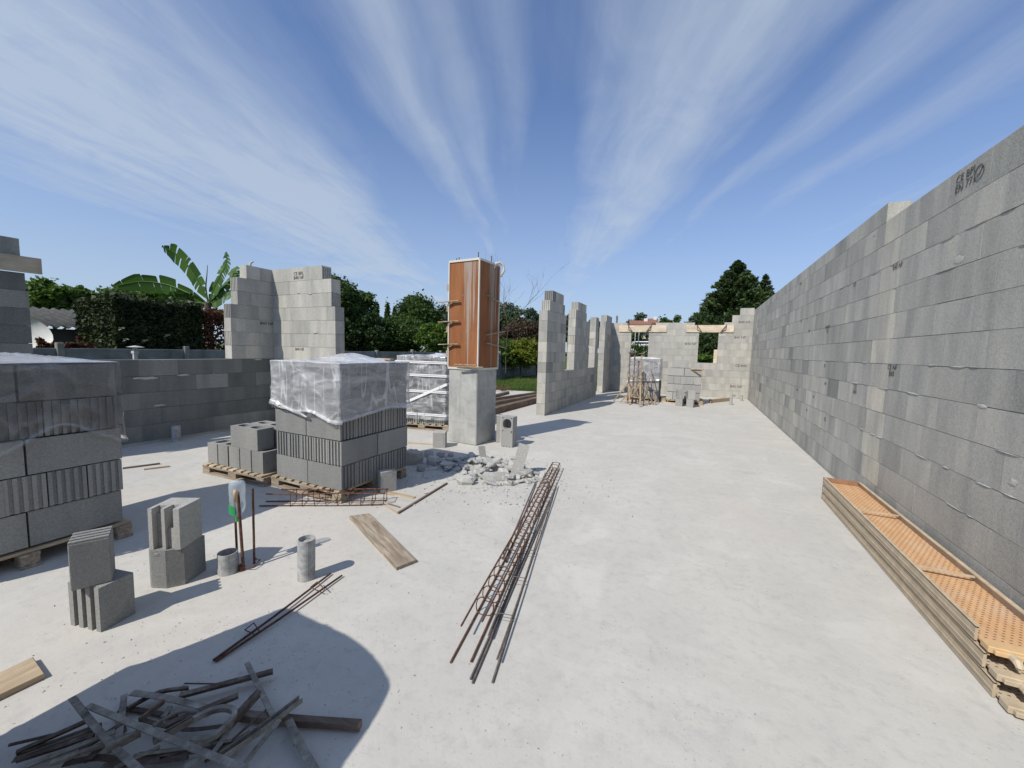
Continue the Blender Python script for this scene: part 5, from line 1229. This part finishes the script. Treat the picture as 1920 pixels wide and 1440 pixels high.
tree('distant_wood_tree', 'distant tree between the two stepped piers', 1066, 592, 30, 80, L_FAR, 3000, .3, ybot=640)
tree('distant_wood_tree', 'distant tree visible through the slot between the piers', 1110, 598, 36, 60, L_DARK, 3500, .25, ybot=660)
tree('distant_tree', 'dark round distant tree above the left far window', 1192, 591, 44, 62, L_FAR, 5000, .25, ybot=650, group='trees beyond the far wall')
tree('distant_tree', 'green rounded distant tree above the middle of the far wall', 1244, 590, 36, 62, L_MID, 4000, .22, ybot=650, group='trees beyond the far wall')
tree('distant_tree', 'paired green distant tree right of the rounded one above the far wall', 1263, 588, 22, 60, L_MID, 2600, .22, ybot=650, group='trees beyond the far wall')
tree('distant_tree', 'small dark distant tree left of the big conifer', 1296, 589, 26, 60, L_FAR, 2600, .22, ybot=650, group='trees beyond the far wall')
conifer('conifer', 'big dark conifer standing behind the right end of the far wall', 1372, 492, 300, 27, L_CON, 120000, .11)
conifer('conifer', 'second lower conifer behind the top of the long right wall', 1425, 518, 150, 31, L_CON, 30000, .11)
tree('garden_bush', 'bright green bush seen through the right far window', 1325, 664, 40, 21.5, L_LIGHT, 3500, .06, ybot=690, cat='bush', group='bushes beyond the far wall', trunk=False)
tree('garden_bush', 'dark bush filling the top of the right far window', 1325, 622, 70, 23.5, L_DARK, 6000, .07, ybot=690, cat='bush', group='bushes beyond the far wall', trunk=False)
tree('garden_bush', 'dark bush behind the car in the left far window', 1196, 622, 50, 46, L_DARK, 3500, .14, ybot=660, cat='bush', group='bushes beyond the far wall', trunk=False)
tree('garden_bush', 'green bush below the car in the left far window', 1200, 645, 60, 28, L_MID, 5000, .07, ybot=690, cat='bush', group='bushes beyond the far wall', trunk=False)
# bare-branched small tree right of the formwork
q = AT(950, 650, 24); t_ = thing('bare_tree', 'thin bare-branched tree rising right of the orange formwork', 'tree', (q.x, q.y, ZG)); mb = MB()
def br(p, d, l, r, dep):
    e = p + d * l; mid = p + d * l * .5 + Vector((ru(-.05, .05), ru(-.05, .05), ru(0, .05))) * l; mb.tube([p, mid, e], [r, r * .8, r * .55], 5)
    if dep:
        for _ in range(3): br(e if rnd() < .6 else mid, (d + Vector((ru(-.8, .8), ru(-.8, .8), ru(-.25, .5)))).normalized(), l * ru(.55, .8), r * .55, dep - 1)
htop = AT(950, 548, 24).z - ZG; random.seed(3)
br(Vector((0, 0, 0)), Vector((.02, 0, 1)), htop * .62, .035, 4); mb.build('branches', M_BARK, t_)
# ------------------------------------------------------------------ grass
gv = MB()
for i in range(42000):
    if rnd() < .75: x, y = ru(-10.9, -4), 14.6 + random.random() ** 1.5 * 10
    else: x, y = ru(-8, 3), ru(17.3, 30)
    if x > -5.9 and y < 14.9: continue
    h = ru(.05, .18) * (1.4 if noise.noise(Vector((x, y, 0))) > .1 else .8); a = ru(0, 6.28); w = ru(.006, .014); l_ = ru(-.6, .6) * h; l2 = ru(-.6, .6) * h
    o = len(gv.v); c, s_ = math.cos(a) * w, math.sin(a) * w; gv.v.extend([(x - c, y - s_, ZG), (x + c, y + s_, ZG), (x + l_, y + l2, ZG + h)]); gv.f.append((o, o + 1, o + 2)); gv.t.append(min(1, max(0, .5 + .6 * noise.noise(Vector((x * .8, y * .8, 5))) + ru(-.3, .3))))
tag(gv.build('grass', L_GRASS), 'green grass growing between the slab and the fence', 'grass', None, 'stuff')
# ------------------------------------------------------------------ houses, car, poles far behind
def house(px, py_eave, wpx, depth, label, mw, ridge=8, rm=M_ROOFT, win=2):
    q = AT(px, py_eave, depth); w = wpx * depth / F_PX; h = q.z - ZG; t_ = thing('house', label, 'house', (q.x, q.y, ZG), (0, 0, -YAW * 0 + .2), 'houses far behind'); rh = ridge * depth / F_PX; d = w * .7
    mb = MB(); mb.box(-w / 2, -d / 2, 0, w / 2, d / 2, h); mb.add([(-w / 2, -d / 2, h), (w / 2, -d / 2, h), (w / 2, d / 2, h), (-w / 2, d / 2, h), (-w / 2, 0, h + rh * .95), (w / 2, 0, h + rh * .95)], [(0, 4, 3), (1, 2, 5)]); mb.build('wall', mw, t_)
    mb = MB(); e = .35
    for s_ in (-1, 1): mb.add([(-w / 2 - e, s_ * (d / 2 + e), h - .15), (w / 2 + e, s_ * (d / 2 + e), h - .15), (w / 2 + e, 0, h + rh), (-w / 2 - e, 0, h + rh), (-w / 2 - e, s_ * (d / 2 + e), h), (w / 2 + e, s_ * (d / 2 + e), h), (w / 2 + e, 0, h + rh + .15), (-w / 2 - e, 0, h + rh + .15)], [(0, 1, 2, 3), (4, 5, 6, 7), (0, 1, 5, 4), (1, 2, 6, 5), (3, 0, 4, 7)])
    rf = mb.build('roof', rm, t_); mb = MB(); mb.box(w * .22, -.25, h + rh * .4, w * .22 + .5, .25, h + rh + .45); mb.build('chimney', mw, rf)
    for i in range(win):
        x = -w / 2 + w * (i + .5) / win; mb = MB(); mb.box(x - .5, -d / 2 - .05, h - 2.2, x + .5, -d / 2 - .003, h - .9); mb.build('window', M_DARKG, t_)
house(1200, 609, 30, 58, 'far house with brown-red tiled roof above the left far window', M_RENDW, 6)
house(1221, 606, 16, 66, 'small far house with white gable and red roof right of the tiled one', M_RENDW, 7, win=1)
house(1213, 622, 26, 50, 'cream rendered house seen through the left far window', M_CREAM, 6, win=1)
house(960, 612, 22, 70, 'pale house half hidden behind the copper bushes', M_CREAM, 5)
# car
q = AT(1199, 645, 34.0); zc_ = AT(1199, 641, 34).z
mb = MB(); gx = q; hgt = AT(1199, 654, 34).z
car = thing('parked_car', 'white parked car seen through the left far window', 'car', (q.x, q.y, zc_ - 1.40), (0, 0, .35))
prof = [(-2.0, .35), (-2.05, .7), (-1.9, .88), (-1.1, 1.0), (-.5, 1.42), (.7, 1.46), (1.5, 1.05), (2.0, .95), (2.1, .6), (2.05, .35)]
mb = MB(); o_ = [Vector((x, z, 0)) for x, z in prof]; tr_ = tessellate_polygon([o_]); n = len(prof)
vs = [(x, -.82 if z < 1.1 else -.66, z) for x, z in prof] + [(x, .82 if z < 1.1 else .66, z) for x, z in prof]
mb.add(vs, [tuple(t3) for t3 in tr_] + [tuple(i + n for i in t3) for t3 in tr_] + [(i, (i + 1) % n, n + (i + 1) % n, n + i) for i in range(n)]); mb.build('body', M_CARW, car)
mb = MB(); mb.add([(-.95, -.80, 1.02), (1.35, -.80, 1.04), (.66, -.70, 1.38), (-.5, -.70, 1.36)], [(0, 1, 2, 3)]); mb.add([(-.95, .80, 1.02), (1.35, .80, 1.04), (.66, .70, 1.38), (-.5, .70, 1.36)], [(0, 1, 2, 3)]); mb.add([(-1.07, -.7, 1.03), (-1.07, .7, 1.03), (-.56, .6, 1.385), (-.56, -.6, 1.385)], [(0, 1, 2, 3)]); mb.build('window', M_DARKG, car)
for x in (-1.3, 1.3):
    for y in (-.78, .78):
        mb = MB(); mb.tube([(x, y - .1, .32), (x, y + .1, .32)], .32, 18); wh = mb.build('wheel', M_TYRE, car); mb = MB(); mb.tube([(x, y - .105, .32), (x, y + .105, .32)], .19, 12); mb.build('rim', M_STRAP, wh)
# raised bank that carries the road and the car
mb = MB(); zt = zc_ - 1.40; c = Vector((q.x, q.y, 0)); mb.add([(c.x - 9, c.y - 4, ZG - .1), (c.x + 14, c.y - 4, ZG - .1), (c.x + 14, c.y - 2.2, zt), (c.x - 9, c.y - 2.2, zt), (c.x + 14, c.y + 30, zt), (c.x - 9, c.y + 30, zt), (c.x - 9, c.y + 30, ZG - .1), (c.x + 14, c.y + 30, ZG - .1)], [(0, 1, 2, 3), (3, 2, 4, 5), (0, 3, 5, 6), (1, 7, 4, 2)])
tag(mb.build('grass_bank', M_SOIL), None, None, kind='structure')
for i, (px, y0, y1, dep, lb) in enumerate(((1192, 612, 645, 31, 'left one of two thin pale poles in the left far window'), (1199, 612, 642, 31.5, 'right one of two thin pale poles in the left far window'), (1157, 592, 640, 45, 'dark pole top standing above the left end of the far wall'))):
    a = AT(px, y0, dep); mb = MB(); mb.tube([(0, 0, 0), (0, 0, a.z - ZG)], .035 if i < 2 else .10, 8)
    if i == 2: mb.bar((-.15, 0, a.z - ZG - .3), (.15, 0, a.z - ZG - .3), .05, .05)
    tag(mb.build('pole', M_POLE if i < 2 else M_PROPDARK, None, False, (a.x, a.y, ZG)), lb, 'pole', 'poles beyond the far wall')
print('objects', len(bpy.data.objects))
